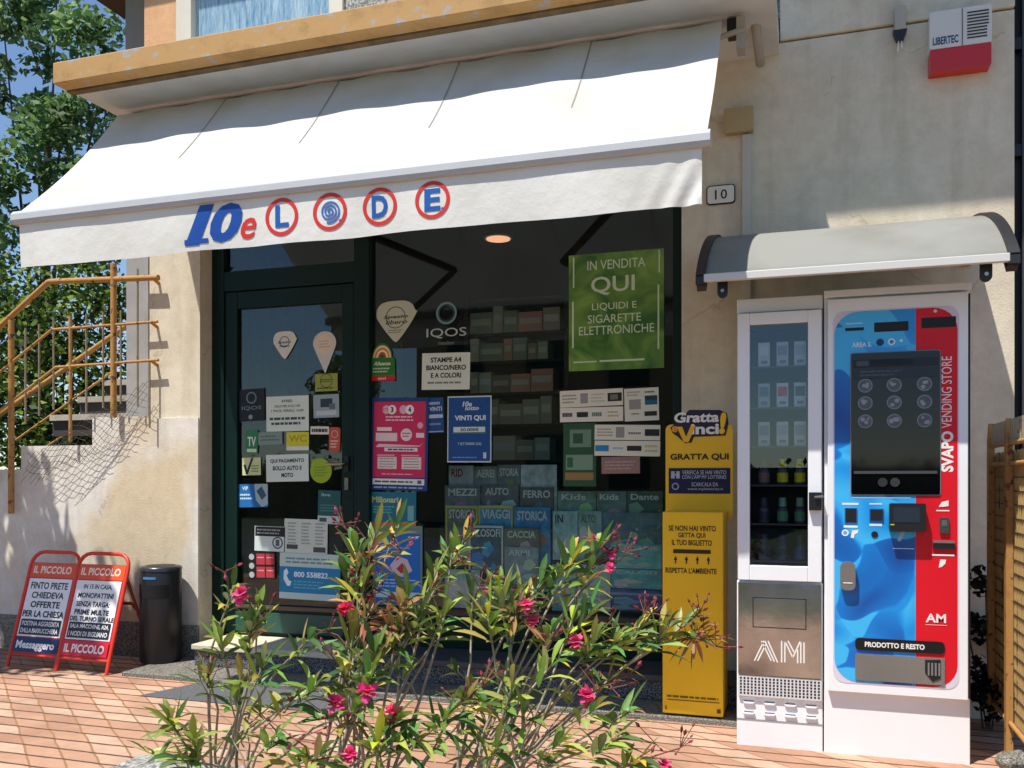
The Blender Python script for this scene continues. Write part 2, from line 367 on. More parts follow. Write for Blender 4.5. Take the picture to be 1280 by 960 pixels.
def rrect(x0, z0, x1, z1, r, n=5):
    pts = []
    for cx, cz, a in ((x1 - r, z0 + r, -90), (x1 - r, z1 - r, 0), (x0 + r, z1 - r, 90), (x0 + r, z0 + r, 180)):
        for i in range(n + 1):
            q = R(a + 90 * i / n); pts.append((cx + r * math.cos(q), cz + r * math.sin(q)))
    return pts

WHITE, BLACK, PAPER = (232, 232, 226), (22, 22, 24), (222, 226, 216)
# ------------------------------------------------------------------ shared materials
m_wall = stucco('cream_plaster', (224, 215, 194), (206, 195, 170))
m_low = stucco('stained_render', (226, 221, 210), (176, 172, 164), patch=(212, 196, 166), lo=0.48, hi=0.78)
m_base = speckle('granite_base', (88, 84, 78), (128, 124, 114), (165, 160, 150), 120)
m_dgran = speckle('dark_granite', (44, 45, 47), (84, 85, 86), (150, 150, 150), 130)
m_stone = mat('pale_stone', (206, 196, 172), 0.8, var=0.25, scale=5, bump=0.3)
m_asph = mat('asphalt_strip', (92, 93, 95), 0.9, var=0.3, scale=40, bump=0.4, bscale=250)
m_green = mat('dark_green_paint', (8, 36, 31), 0.42, spec=0.22, var=0.15, scale=3)
m_white = mat('white_metal', (234, 236, 238), 0.35, spec=0.5, var=0.03, scale=3)
m_rust = peeling('rusty_yellow_paint', (178, 132, 72), (98, 60, 36), 0.57, 16, 0.75)
m_fascia = peeling('ochre_fascia', (190, 148, 92), (166, 164, 160), 0.585, 7.0, 0.8, (1, 1, 1.3))
m_black = mat('black_plastic', (18, 18, 20), 0.45, var=0.1)
m_chrome = mat('brushed_steel', (150, 148, 142), 0.18, metal=1.0)
m_dark = mat('dark_interior', (30, 28, 27), 0.9)
m_glass = glass('window_glass', (0.74, 0.85, 0.82), 0.0)
def pane(x0, z0, x1, z1, Y, m): return MB().raw([(x0, Y, z0), (x1, Y, z0), (x1, Y, z1), (x0, Y, z1)], [(0, 1, 2, 3)], m)
m_bark = mat('bark', (88, 74, 60), 0.9, var=0.3, scale=14, bump=0.5, bscale=40)
m_stem = mat('oleander_stem', (164, 154, 134), 0.85, var=0.3, scale=30)
m_leaf = foliage('oleander_leaf', 0.42, 0.25)
m_tleaf = foliage('tree_leaf', 0.6, 0.45)
m_petal = foliage('oleander_petal', 0.6, 0.35)

# ------------------------------------------------------------------ setting
MB().raw([(-70, -70, 0), (70, -70, 0), (70, 70, 0), (-70, 70, 0)], [(0, 1, 2, 3)], mat('rough_grass', (70, 76, 50), 0.95, var=0.3)).build('ground')['kind'] = 'structure'
MB().raw([(-7.5, -4.7, .004), (6, -4.7, .004), (6, 0.4, .004), (-7.5, 0.4, .004)], [(0, 1, 2, 3)], paving()).build('pavement')['kind'] = 'structure'
MB().raw([(-60, -12, .004), (60, -12, .004), (60, -6.2, .004), (-60, -6.2, .004)], [(0, 1, 2, 3)], mat('road_asphalt', (80, 80, 82), 0.9, var=0.2, scale=20)).build('road')['kind'] = 'structure'

# ------------------------------------------------------------------ the shop building
XL, XC = on_wall(187, 400, 0).x, on_wall(250, 500, 0).x      # left end of the facade, left corner of the opening
XR, XE = on_wall(852, 400, 0).x, on_wall(1268, 300, 0).x     # right side of the opening, right end of the facade
REC = 0.125                                                   # recess of the joinery
GY = 0.165                                                    # glass plane
ZT = 3.0
SOF, SF = 3.55, -0.965                                        # balcony soffit height, front edge
shop = thing('shop_building', (-1.6, 0, 0), 'cream rendered corner shop with ochre balcony edge and dark green shopfront', 'shop')
b = MB()
b.box(XL, 0, 0, XC, 3.6, 3.62, m_wall)                                          # left pier, runs back
b.box(XR, 0, 0, XE, 0.3, 3.62, m_wall)
b.box(XE - 0.3, 0.3, 0, XE, 3.6, 3.62, m_wall)
b.box(XC, 0, ZT, XR, 0.3, 3.62, m_wall)
b.build('wall', shop)
b = MB(); b.box(-0.145, -0.018, 3.63, XE, 0.3, 4.2, m_wall); b.build('beam', shop, bevel=0.006)
# upper storey
ux = on_wall(180, 60, 0).x; u1 = on_wall(228, 60, 0).x; u2 = on_wall(241, 60, 0).x; u3 = on_wall(413, 20, 0).x; u4 = on_wall(430, 20, 0).x
b = MB(); b.box(ux, 0.003, 3.76, u1, 0.3, 5.25, stucco('peach_plaster', (226, 176, 132), (206, 156, 116)))
b.box(u4, 0.003, 3.76, XE, 0.3, 5.25, speckle('pebble_dash', (120, 116, 110), (164, 160, 152), (206, 202, 194), 60)); b.build('upper_wall', shop)
b = MB(); b.box(-5.06, 0.6, 3.76, ux + .3, 3.6, 5.25, mat('grey_plaster', (150, 146, 140), 0.9, var=0.1, bump=0.2)); b.build('recessed_wall', shop)
uw = MB(); m_cream = mat('cream_joinery', (214, 206, 188), 0.55, var=0.08)
uw.box(u1, -0.02, 3.76, u2, 0.1, 5.2, m_cream); uw.box(u3, -0.02, 3.76, u4, 0.1, 5.2, m_cream); uw.box(u2, -0.02, 3.76, u3, 0.1, 3.80, m_cream)
uw.box(u1 - .05, -0.006, 3.76, u1, 0.05, 5.2, m_cream)
win = uw.build('upper_window', shop, bevel=0.004)
m = bpy.data.materials.new('rippled_glass_painted_sky'); m.use_nodes = True; n = m.node_tree.nodes; l = m.node_tree.links
tc = n.new('ShaderNodeTexCoord'); mp = n.new('ShaderNodeMapping'); mp.inputs['Scale'].default_value = (26, 26, 3); t = n.new('ShaderNodeTexNoise'); t.inputs['Scale'].default_value = 2; t.inputs['Detail'].default_value = 8; t.inputs['Roughness'].default_value = .75
r = n.new('ShaderNodeValToRGB'); r.color_ramp.elements[0].position = .35; r.color_ramp.elements[1].position = .72; r.color_ramp.elements[0].color = (*lin((70, 124, 156)), 1); r.color_ramp.elements[1].color = (*lin((190, 208, 216)), 1)  # sky reflection painted into the base colour of the wavy pane
l.new(tc.outputs['Object'], mp.inputs[0]); l.new(mp.outputs[0], t.inputs['Vector']); l.new(t.outputs[0], r.inputs[0]); l.new(r.outputs[0], n['Principled BSDF'].inputs['Base Color']); n['Principled BSDF'].inputs['Roughness'].default_value = .35
MB().box(u2, 0.03, 3.80, u3, 0.045, 5.2, m).build('pane', win)
# balcony slab: fascia, soffit
sx0, sx1 = -4.205, -0.15
b = MB()
b.box(sx0, SF, SOF, sx1, SF + 0.10, SOF + 0.125, m_fascia)
b.build('fascia', shop, bevel=0.006)
m_sof = mat('soffit_plaster', (212, 212, 210), 0.9, var=0.14, scale=2.5, bump=0.15)
b = MB()
b.box(sx0, SF + 0.102, SOF + 0.012, sx1, 0.0, SOF + 0.12, m_sof)
b.box(sx0 + 0.004, SF + 0.102, SOF - 0.008, sx1, SF + 0.15, SOF + 0.011, mat('rotten_edge', (120, 98, 70), 0.95, var=0.4, scale=9))
b.build('balcony_slab', shop)
b = MB(); b.box(-5.68, -.3, 5.26, -1.6, 3.6, 5.40, mat('brown_eaves', (96, 66, 50), 0.85, var=0.2)); b.box(-1.599, -1.045, 5.26, 2.2, 3.6, 5.40, mat('brown_eaves', (96, 66, 50), 0.85)); b.box(-5.70, -.32, 5.401, -1.602, 3.65, 5.46, mat('roof_tile', (150, 84, 60), 0.9)); b.box(-1.601, -1.05, 5.401, 2.25, 3.65, 5.46, mat('roof_tile', (150, 84, 60), 0.9)); b.build('roof', shop)  # unseen eaves front stepped to shade the right wall, light the left
# base, doorstep
pz = 0.17
b = MB()
b.box(XL - 2.6, -0.022, 0, XC - 0.004, 0.001, 0.245, m_base)
b.build('base_course', shop, bevel=0.004)
PX0 = on_wall(243, 815, -0.24).x
PX1 = on_wall(925, 815, -0.24).x
b = MB()
b.box(PX0, -0.24, 0.03, PX1, REC + .1, pz - 0.035, m_dgran)
b.build('plinth', shop, bevel=0.004)
b = MB()
PXD = on_wall(455, 815, -.24).x
b.box(PX0 - 0.01, -0.262, pz - 0.034, PXD, REC + .1, pz, m_stone)
b.build('doorstep', shop, bevel=0.006)
b = MB(); b.box(PXD + .004, -0.255, pz - 0.034, PX1, REC + .1, pz, mat('honed_granite', (70, 71, 73), .5, var=.2, scale=50)); b.build('ledge', shop, bevel=.004)
b = MB()
b.box(on_wall(152, 842, -0.55).x, -0.55, 0.0, 0.3, 0.0, 0.03, m_base)
b.build('footing', shop, bevel=0.004)
tag(MB().raw([(on_level(165, 872, .008).x, -0.95, .008), (on_level(480, 872, .008).x, -0.95, .008), (on_level(480, 872, .008).x, -0.555, .008), (on_level(165, 872, .008).x + .12, -0.555, .008)], [(0, 1, 2, 3)], m_asph).build('asphalt_patch', loc=(-3, -.7, .008)), kind='structure')
# interior
IX0, IX1 = XC, XR
b = MB()
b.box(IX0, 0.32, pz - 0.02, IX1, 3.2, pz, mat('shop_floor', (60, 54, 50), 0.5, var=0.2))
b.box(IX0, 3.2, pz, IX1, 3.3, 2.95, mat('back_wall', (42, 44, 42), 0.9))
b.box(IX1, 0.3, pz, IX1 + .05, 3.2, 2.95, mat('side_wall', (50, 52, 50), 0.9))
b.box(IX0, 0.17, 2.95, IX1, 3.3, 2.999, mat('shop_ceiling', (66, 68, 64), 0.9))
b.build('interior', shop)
dl = on_wall(617, 301, 0.8)
tag(MB().lathe([(0.085, 2.935), (0.085, 2.949)], dl.x, 0.9, emit('lamp_glow', (255, 176, 136), 1.05), 24).lathe([(0.10, 2.94), (0.10, 2.9495)], dl.x, 0.9, m_white, 24).build('downlight', loc=(dl.x, 0.9, 2.94)), 'round lit recessed lamp in the shop ceiling', 'ceiling light')

# shopfront joinery
JY0, JY1 = REC, REC + 0.06
def fx(x, y=500): return on_wall(x, y, REC).x
def fz(x, y): return on_wall(x, y, REC).z
xa, xb_, xc_, xd = fx(268), fx(443), fx(462), fx(841)
xz = XR
b = MB()
b.box(XC, JY0, pz, xa + 0.075, JY1, ZT, m_green)           # left frame post
b.box(xb_, JY0 - .01, pz, xc_, JY1, ZT, m_green)           # mullion
b.box(xd, JY0, pz, XR, JY1, ZT, m_green)                   # right post
zt0, zt1 = fz(350, 350), fz(350, 334)
b.box(xa + 0.075, JY0 + .002, zt0 - .05, xb_, JY1, zt1, m_green)   # transom
b.box(xa + 0.075, JY0 + .002, ZT - .12, xb_, JY1, ZT, m_green)
b.box(xc_, JY0 + .002, ZT - .10, xd, JY1, ZT, m_green)
b.build('shopfront_frame', shop, bevel=0.005)
zsill = fz(620, 765)
b = MB(); b.box(xc_, JY0 + .004, pz, xd, JY1, zsill - .035, m_green); b.build('stall_riser', shop, bevel=0.003)
b = MB(); b.box(xc_, JY0 - .012, zsill - .034, xd, 0.55, zsill, mat('sill_brown', (70, 58, 48), 0.7)); b.build('window_sill', shop)
pane(xc_ - .01, zsill + .001, xd + .01, ZT - .08, GY, m_glass).build('window_pane', shop)
pane(xa + .06, zt1 - .01, xb_ + .01, ZT - .10, GY, m_glass).build('transom_pane', shop)
# door leaf
dx0, dx1 = xa + 0.08, xb_ - 0.012
gx0, gx1 = fx(295), fx(426); gz0, gz1 = fz(360, 758), fz(360, 381)
b = MB()
b.box(dx0, JY0 + .012, pz + .012, gx0, JY1 - .005, zt0 - .055, m_green); b.box(gx1, JY0 + .012, pz + .012, dx1, JY1 - .005, zt0 - .055, m_green)
b.box(gx0, JY0 + .014, gz1, gx1, JY1 - .005, zt0 - .055, m_green); b.box(gx0, JY0 + .014, pz + .012, gx1, JY1 - .005, gz0, m_green)
b.box(gx0 - .01, JY0 + .006, pz + .03, gx1 + .01, JY0 + .013, gz0 - .05, mat('kick_panel_green', (38, 84, 72), 0.4))
b.box(gx0, JY0 + .003, gz0 - .03, gx1, JY0 + .013, gz0 - .001, mat('bronze_strip', (96, 84, 74), 0.4, metal=0.6))
door = b.build('door', shop, bevel=0.004)
pane(gx0 - .01, gz0 - .01, gx1 + .01, gz1 + .01, GY, m_glass).build('door_pane', door)
hx = fx(433); hz = fz(433, 580)
b = MB(); b.box(hx - .016, JY0 - .004, hz - .05, hx + .016, JY0 + .012, hz + .05, m_black); b.tube([(hx, JY0, hz), (hx, JY0 - .05, hz), (hx - .02, JY0 - .055, hz), (hx - .12, JY0 - .055, hz)], 0.010, m_chrome, 10)
b.build('handle', door)
b = MB(); b.box(hx - .014, JY0 - .002, hz - .17, hx + .014, JY0 + .012, hz - .09, m_chrome); b.build('lock', door)

# ------------------------------------------------------------------ awning
AY = -1.45                       # bar plane
ax0, ax1 = on_wall(23, 270, AY).x, on_wall(884, 170, AY).x
bz = on_wall(450, 224, AY).z
rootY = -0.52; rootZ = 3.53
rx0, rx1 = on_wall(148, 146, rootY).x, on_wall(903, 40, rootY).x
awn = thing('awning', ((ax0 + ax1) / 2, -0.6, 3.4), 'large white fabric awning with printed valance pulled out over the shopfront', 'awning')
m_fab = cloth('white_awning_fabric', (209, 210, 206), 0.16, (194, 192, 180))
m_val = cloth('white_valance_fabric', (236, 235, 228), 0.12, (222, 219, 208))
m_seam = cloth('fabric_seam', (150, 146, 134), 0.05)
def fab(u, t):
    x = (rx0 + (rx1 - rx0) * u) * (1 - t) + (ax0 + (ax1 - ax0) * u) * t
    y = rootY + (AY - rootY) * t; z = rootZ + (bz + .03 - rootZ) * t
    sag = 0.025 * math.sin(math.pi * t) + 0.006 * math.sin(u * 23) * math.sin(math.pi * t) + 0.004 * math.sin(u * 61 + 2 * t) * (1 - t)
    return Vector((x, y + sag * 0.6, z - sag))
NU, NT = 90, 24
vsx = [fab(i / NU, j / NT) for j in range(NT + 1) for i in range(NU + 1)]
fs = [(j * (NU + 1) + i, j * (NU + 1) + i + 1, (j + 1) * (NU + 1) + i + 1, (j + 1) * (NU + 1) + i) for j in range(NT) for i in range(NU)]
b = MB(); b.raw(vsx, fs, m_fab, True); b.build('canvas', awn)
for u in (0.215, 0.42, 0.62, 0.82):
    b = MB(); up = Vector((0, -.7, .7)) * 0.003
    L = [fab(u - .0012, .6 * j / NT) + up for j in range(NT + 1)]; Rr = [fab(u + .0012 * (1 - .7 * j / NT), .6 * j / NT) + up for j in range(NT + 1)]
    b.raw(L + Rr, [(j, j + NT + 1, j + NT + 2, j + 1) for j in range(NT)], m_seam, True); b.build('seam', awn)
# front bar
m_bar = mat('grey_white_bar', (186, 188, 190), 0.4, var=0.04)
hb = on_wall(450, 212, AY).z - on_wall(450, 232, AY).z
b = MB(); prof = [(AY - .03, bz - hb / 2), (AY + .03, bz - hb / 2), (AY + .035, bz + hb / 2 - .02), (AY + .01, bz + hb / 2), (AY - .02, bz + hb / 2 - .004), (AY - .036, bz + hb / 2 - .02), (AY - .038, bz - hb / 2 + .02)]
b.prism(prof, 'x', ax0 - .015, ax1 + .015, m_bar); b.build('front_bar', awn, bevel=0.004)
# valance
vz1 = bz - hb / 2 + .004; vz0 = on_wall(450, 296, AY).z
def val_y(x, z):
    t = (vz1 - z) / (vz1 - vz0)
    return AY - 0.012 + t * (0.0045 * math.sin(x * 9.1) + 0.0006 * math.sin(x * 23 + 1.3 + z * 6) + 0.0004 * math.sin(x * 51 + z * 9)) + .012 * t * math.exp(-((x - ax1) / .18) ** 2) * math.sin((x - z * .5) * 60) + 0.006 * t * t
def val_z(x, v): return vz1 - (vz1 - vz0) * (1 - v) * (1 + 0.012 * math.sin(x * 5.2) + 0.008 * math.sin(x * 11.7))
NX, NZ = 220, 12; vsx = []
vx0, vx1 = ax0 + .02, ax1 - .02
for j in range(NZ + 1):
    for i in range(NX + 1):
        x = vx0 + (vx1 - vx0) * i / NX; z = val_z(x, j / NZ); vsx.append((x, val_y(x, z), z))
fs = [(j * (NX + 1) + i, j * (NX + 1) + i + 1, (j + 1) * (NX + 1) + i + 1, (j + 1) * (NX + 1) + i) for j in range(NZ) for i in range(NX)]
b = MB(); b.raw(vsx, fs, m_val, True); vobj = b.build('valance', awn)
BLUE, RED = (26, 76, 160), (214, 54, 44)
def val_glyph(b, x0, x1, yt, yb, txt, rgb, bold=0, shear=0, lift=.0026):
    xc = (x0 + x1) / 2; X0 = on_wall(x0, 0, AY).x; X1 = on_wall(x1, 0, AY).x; Z0 = on_wall(xc, yb, AY).z; Z1 = on_wall(xc, yt, AY).z
    vs, fs = glyphs(txt, bold, shear); q = []
    for a, c in vs:
        x = X0 + (X1 - X0) * a; z = Z0 + (Z1 - Z0) * c; q.append((x, val_y(x, z) - lift, z))
    b.raw(q, fs, ink(rgb))
def val_strip(b, pts, wd, rgb, closed=True, lift=.0026):
    n = len(pts); vs = []
    for i, p in enumerate(pts):
        q = pts[(i + 1) % n] if (closed or i < n - 1) else p; o = pts[i - 1] if (closed or i > 0) else p
        t = Vector((q[0] - o[0], q[1] - o[1])).normalized(); nn = Vector((-t.y, t.x)) * wd / 2
        for sgn in (1, -1):
            x, z = p[0] + nn.x * sgn, p[1] + nn.y * sgn; vs.append((x, val_y(x, z) - lift, z))
    k = n if closed else n - 1
    b.raw(vs, [(2 * i, 2 * ((i + 1) % n), 2 * ((i + 1) % n) + 1, 2 * i + 1) for i in range(k)], ink(rgb))
lt = MB()
val_glyph(lt, 233, 270, 258, 307, '1', BLUE, 0.05, 0.28); val_glyph(lt, 264, 305, 255, 303, '0', BLUE, 0.045, 0.25)
# slab serifs of the printed 1
for (xx0, xx1, yy) in ((233, 262, 304),):
    p0, p1 = on_wall(xx0, yy, AY), on_wall(xx1, yy - 3, AY); val_strip(lt, [(p0.x, p0.z), (p1.x, p1.z)], 0.022, BLUE, False, .003)
val_glyph(lt, 302, 322, 273, 299, 'e', RED, 0.012, 0.3)
for (cx, cy, ch) in ((354, 272, None), (414, 265.5, 'spiral'), (476, 259, 'D'), (542, 251, 'E')):
    c = on_wall(cx, cy, AY); rad = 23.5 * depth_scale(cx, AY)
    val_strip(lt, [(c.x + rad * .9 * math.cos(2 * math.pi * k / 48), c.z + rad * .9 * math.sin(2 * math.pi * k / 48)) for k in range(48)], rad * .2, RED)
    if ch == 'spiral':
        val_strip(lt, [(c.x + rad * .6 * (k / 70) * math.cos(-k / 70 * 6.6 * math.pi), c.z + rad * .6 * (k / 70) * math.sin(-k / 70 * 6.6 * math.pi)) for k in range(2, 71)], rad * .10, (60, 110, 180), False)
    elif ch is None: val_glyph(lt, cx - 8, cx + 9, cy - 15, cy + 13, 'L', (34, 92, 170), .03)
    else: val_glyph(lt, cx - 10, cx + 10, cy - 14, cy + 14, ch, (34, 92, 170), .035)
    if ch in ('spiral', 'E'): val_glyph(lt, cx + 11, cx + 15, cy + 9, cy + 13, '.', (34, 92, 170), .05)
lt.build('lettering', vobj)
# hood, roller and arms
b = MB(); b.box(rx0 + .03, rootY + .03, rootZ - .06, rx1 - .03, rootY + .16, SOF - .01, mat('hood_white', (200, 198, 192), 0.6, var=.1)); b.build('hood', awn, bevel=.03)
for X, sg in ((-3.3, 1), (-0.95, -1)):
    b = MB(); e = Vector((X + sg * .75, -0.9, bz + .22)); s0 = Vector((X, -0.02, bz + .5)); e1 = Vector((X + sg * .12, AY + .05, bz))
    b.box(X - .05, -0.04, bz + .4, X + .05, 0, bz + .6, m_black); b.tube([s0, e], .028, mat('arm_grey', (120, 120, 118), .5), 8); b.tube([e, e1], .024, mat('arm_grey', (120, 120, 118), .5), 8)
    b.build('folding_arm', awn)
b = MB(); g = mat('bracket_grey', (168, 162, 150), .7, var=.2)
bx = rx1 + .09
b.box(bx - .07, rootY + .02, rootZ - .05, bx - .02, rootY + .12, SOF, m_black)
b.box(bx - .02, rootY - .03, rootZ - .16, bx + .02, rootY + .06, SOF - .02, g)
b.tube([(bx - .12, rootY - .02, rootZ - .09), (bx + .02, rootY - .03, rootZ - .07)], .014, g, 8)
b.tube([(bx + .06, rootY + .14, SOF + .05), (bx + .07, rootY + .22, rootZ - .03), (bx + .075, -.12, rootZ - .06)], .026, g, 8)
b.build('end_bracket', awn)

# ------------------------------------------------------------------ canopy above the vending machines
CY = -1.15
cx0, cx1 = on_wall(880, 340, CY).x, on_wall(1262, 323, CY).x
cz = on_wall(1065, 334, CY).z; H = 0.40
can = thing('door_canopy', ((cx0 + cx1) / 2, 0, 2.25), 'small curved grey canopy with black end brackets above the vending machines', 'canopy')
def arc(k, n=18, inset=0.0):
    q = R(30 + 60 * k / n)
    return ((CY + inset) * math.cos(q) / .866, cz + H * (math.sin(q) - .5) * 2 - inset)
prof = [arc(k) for k in range(19)] + [arc(k, inset=.008) for k in range(18, -1, -1)]
prof = [(y, z) for y, z in prof]
m_can = cloth('grey_polycarbonate', (160, 160, 154), 0.25, (140, 138, 128))
b = MB(); b.prism(prof, 'x', cx0, cx1, m_can, True); b.build('panel', can)
m_cb = mat('black_bracket', (32, 33, 36), .5, var=.1)
for xx in (cx0 - .035, cx1 - .004):
    p = [arc(k, inset=-.012) for k in range(19)] + [arc(k, inset=.05) for k in range(18, -1, -1)]
    b = MB(); b.prism(p, 'x', xx, xx + .04, m_cb); b.box(xx, CY - .012, cz - .03, xx + .04, CY + .05, cz + .004, m_cb)
    b.box(xx - .003, -.03, cz + .22, xx + .043, 0, cz + H, m_cb)
    tx = on_wall(903 if xx < 0 else 1233, 350, CY + .06).x; ty = CY + .06
    zb = on_wall(903, 372, ty).z
    b.prism([(tx + .022 * math.cos(R(a)), zb + .022 + .022 * math.sin(R(a))) for a in range(180, 361, 20)] + [(tx + .022, cz + .015), (tx - .022, cz + .015)], 'y', ty, ty + .02, m_cb)
    b.build('end_bracket', can)
    bo = MB(); bo.prism([(tx + .008 * math.cos(R(a)), zb + .03 + .008 * math.sin(R(a))) for a in range(0, 360, 30)], 'y', ty - .005, ty - .0002, m_chrome); bo.build('bolt', can)
b = MB(); b.box(cx0, CY - .014, cz - .022, cx1, CY + .012, cz + .012, mat('trim_aluminium', (206, 206, 200), .35)); b.build('front_trim', can, bevel=.003)

# ------------------------------------------------------------------ wall fittings
x0, x1, z0, z1 = box_on(1162, 1240, 10, 85, -.09)
sir = thing('alarm_siren', ((x0 + x1) / 2, 0, z0), 'white and red alarm siren box high on the right of the wall', 'alarm box')
b = MB(); zr = on_wall(1201, 57, -.09).z
b.prism(rrect(x0, zr, x1, z1, .012), 'y', -.09, 0, mat('siren_white', (218, 216, 208), .45)); cas = b.build('casing', sir, bevel=.004)
b = MB(); b.prism(rrect(x0 + .002, z0, x1 - .002, zr - .001, .008), 'y', -.088, 0, mat('siren_red', (196, 26, 28), .25)); b.build('red_lens', sir, bevel=.004)
xs = on_wall(1203, 30, -.09).x
b = MB(); b.box(xs - .002, -.0925, zr, xs + .001, -.09, z1 - .005, m_black)
for k in range(9):
    zz = zr + .03 + k * .016; b.box(xs + .022, -.0925, zz, x1 - .022 + (.008 if k > 3 else 0), -.09, zz + .007, mat('slot_dark', (60, 60, 58), .8))
b.build('grille', cas)
s = Sheet(1166, 1198, 45, 55, -.0905); s.text(0, 0, 1, 1, 'LIBERTEC', (40, 70, 110), .03); s.done('lettering', '', '', parent=cas)
c = on_wall(1125, 30, -.04)
cm = thing('wall_sensor', (c.x, 0, c.z - .1), 'small pale sensor box with black nub and dangling wires beside the siren', 'sensor')
b = MB(); b.box(c.x - .028, -.06, c.z - .035, c.x + .028, 0, c.z + .09, mat('sensor_grey', (176, 170, 158), .6)); b.build('box', cm, bevel=.006)
b = MB(); b.prism([(c.x - .035, c.z - .034), (c.x + .035, c.z - .034), (c.x + .016, c.z - .085), (c.x - .016, c.z - .085)], 'y', -.055, -.01, m_black); b.build('nub', cm)
b = MB(); b.tube([(c.x - .006, -.03, c.z - .085), (c.x - .01, -.035, c.z - .14)], .004, m_white, 6); b.tube([(c.x + .008, -.03, c.z - .085), (c.x + .01, -.03, c.z - .12)], .004, m_white, 6); b.build('wire', cm)
x0, x1, z0, z1 = box_on(906, 941, 135, 164, -.06)
b = MB(); b.box(x0, -.06, z0, x1, 0, z1, mat('beige_plastic', (176, 156, 112), .6, var=.08)); b.box(x0 - .004, -.068, z0 - .004, x1 + .004, -.05, z1 + .004, mat('beige_plastic', (176, 156, 112), .6))
tag(b.build('junction_box', loc=((x0 + x1) / 2, 0, z0), bevel=.004), 'beige square junction box on top of the white wall conduit', 'junction box')
zt = z0
xk = on_wall(933, 250, -.03)
b = MB(); hw = 5.5 * depth_scale(933, 0)
b.box(xk.x - hw, -.03, 1.4, xk.x + hw, 0, zt - .006, mat('conduit_white', (196, 192, 182), .6, var=.06))
tag(b.build('cable_conduit', loc=(xk.x, 0, 1.4), bevel=.004), 'white square cable duct running down the wall below the beige box', 'conduit')
s = Sheet(883, 919, 231, 255, -.012); s.th = .012
s.mb.prism(rrect(s.X0, s.Z0, s.X1, s.Z1, .02), 'y', -.012, 0, ink((30, 30, 32))); s.mb.prism(rrect(s.X0 + .006, s.Z0 + .006, s.X1 - .006, s.Z1 - .006, .016), 'y', -.0135, -.0121, ink((226, 224, 214)))
s.Y = -.014
s.text(.30, .25, .36, .75, 'I', (30, 30, 32), .02); s.text(.5, .25, .72, .75, '0', (30, 30, 32), .01)
s.done('house_number', 'white enamel house number plate reading 10 beside the awning end', 'number plate')

# ------------------------------------------------------------------ vending machines
MY = -0.85
G1 = 'vending machines under the canopy'
# --- glass fronted cabinet
X0, X1, _, Z1 = box_on(921, 1029, 371, 936, MY)
cab = thing('vending_cabinet', ((X0 + X1) / 2, -.45, 0), 'narrow white vending cabinet with glass door and chrome panel, left of the pair', 'vending machine', G1)
Z = lambda y: on_wall(975, y, MY).z
Xp = lambda x: on_wall(x, 600, MY).x
zd1, zd0 = Z(389), Z(726)
gx0_, gx1_, gz1_, gz0_ = Xp(937.5), Xp(1010), Z(405), Z(707)
b = MB()
t = .02
b.box(X0, MY + .004, zd1 + .002, X1 - .002, -.05, Z1, m_white)                       # top
b.box(X0, MY + .03, zd0, X0 + t, -.05, zd1, m_white); b.box(X1 - t, MY + .03, zd0, X1 - .002, -.05, zd1, m_white)
b.box(X0 + t, -.3, zd0, X1 - t, -.05, zd1, m_black)                                     # back
b.box(X0, MY + .004, 0.0, X1 - .002, -.05, zd0 - .004, m_white)
b.build('body', cab, bevel=.004)
b = MB()
dxa, dxb = Xp(923), Xp(1027)
b.box(dxa, MY - .02, zd0, gx0_, MY + .025, zd1 - .004, m_white); b.box(gx1_, MY - .02, zd0, dxb, MY + .025, zd1 - .004, m_white)
b.box(gx0_, MY - .02, gz1_, gx1_, MY + .025, zd1 - .004, m_white); b.box(gx0_, MY - .02, zd0, gx1_, MY + .025, gz0_, m_white)
dr = b.build('door', cab, bevel=.004)
pane(gx0_ - .004, gz0_ - .004, gx1_ + .004, gz1_ + .004, MY, glass('cabinet_glass', (.86, .9, .94), .02)).build('pane', dr)
b = MB(); b.box(Xp(1011), MY - .05, Z(637), Xp(1027), MY - .019, Z(615), m_black); b.tube([(Xp(1018), MY - .06, Z(621)), (Xp(1029), MY - .06, Z(620))], .006, m_chrome, 8); b.build('lock', dr, bevel=.003)
b = MB(); m_mirror = mat('polished_steel', (186, 188, 188), .12, metal=1.0, var=.3, scale=3.5, bump=.10, bscale=6)
b.box(dxa, MY - .016, Z(845), dxb, MY + .003, Z(729), m_mirror)
b.build('steel_panel', cab, bevel=.002)
b = MB(); fx0, fx1, f0, f1 = Xp(941), Xp(1008), Z(785), Z(747)
for q in ((fx0, f0, fx1, f0 + .004), (fx0, f1 - .004, fx1, f1), (fx0, f0, fx0 + .004, f1), (fx1 - .004, f0, fx1, f1)): b.box(q[0], MY - .0175, q[1], q[2], MY - .0155, q[3], m_black)
b.box(fx0 + .006, MY - .018, f0 + .006, fx1 - .006, MY - .0155, f1 - .006, m_mirror)
b.build('flap', cab)
def strokes(name, parent, segs, wd, Y, m):
    b = MB()
    for (xa_, ya_, xb2, yb2) in segs:
        p, q = on_wall(xa_, ya_, Y), on_wall(xb2, yb2, Y); tt = (q - p).normalized(); nn = Vector((-tt.z, 0, tt.x)) * wd / 2
        b.raw([p + nn, p - nn, q - nn, q + nn], [(0, 1, 2, 3)], m)
    return b.build(name, parent)
am = [(943, 826, 955, 801), (947, 826, 957, 806), (956, 801, 968, 827), (960, 801, 972, 828), (952, 801, 964, 826),
      (977, 828, 977, 801), (981, 828, 981, 801), (981, 801, 991, 822), (985, 801, 993, 816), (991, 822, 1000, 802), (1001, 829, 1001, 803), (1005, 829, 1005, 803), (997, 829, 997, 812)]
strokes('lettering', cab, am, .006, MY - .019, ink(WHITE))
b = MB(); b.box(dxa, MY - .012, Z(872), dxb, MY + .003, Z(846), mat('grille_white', (210, 211, 212), .4))
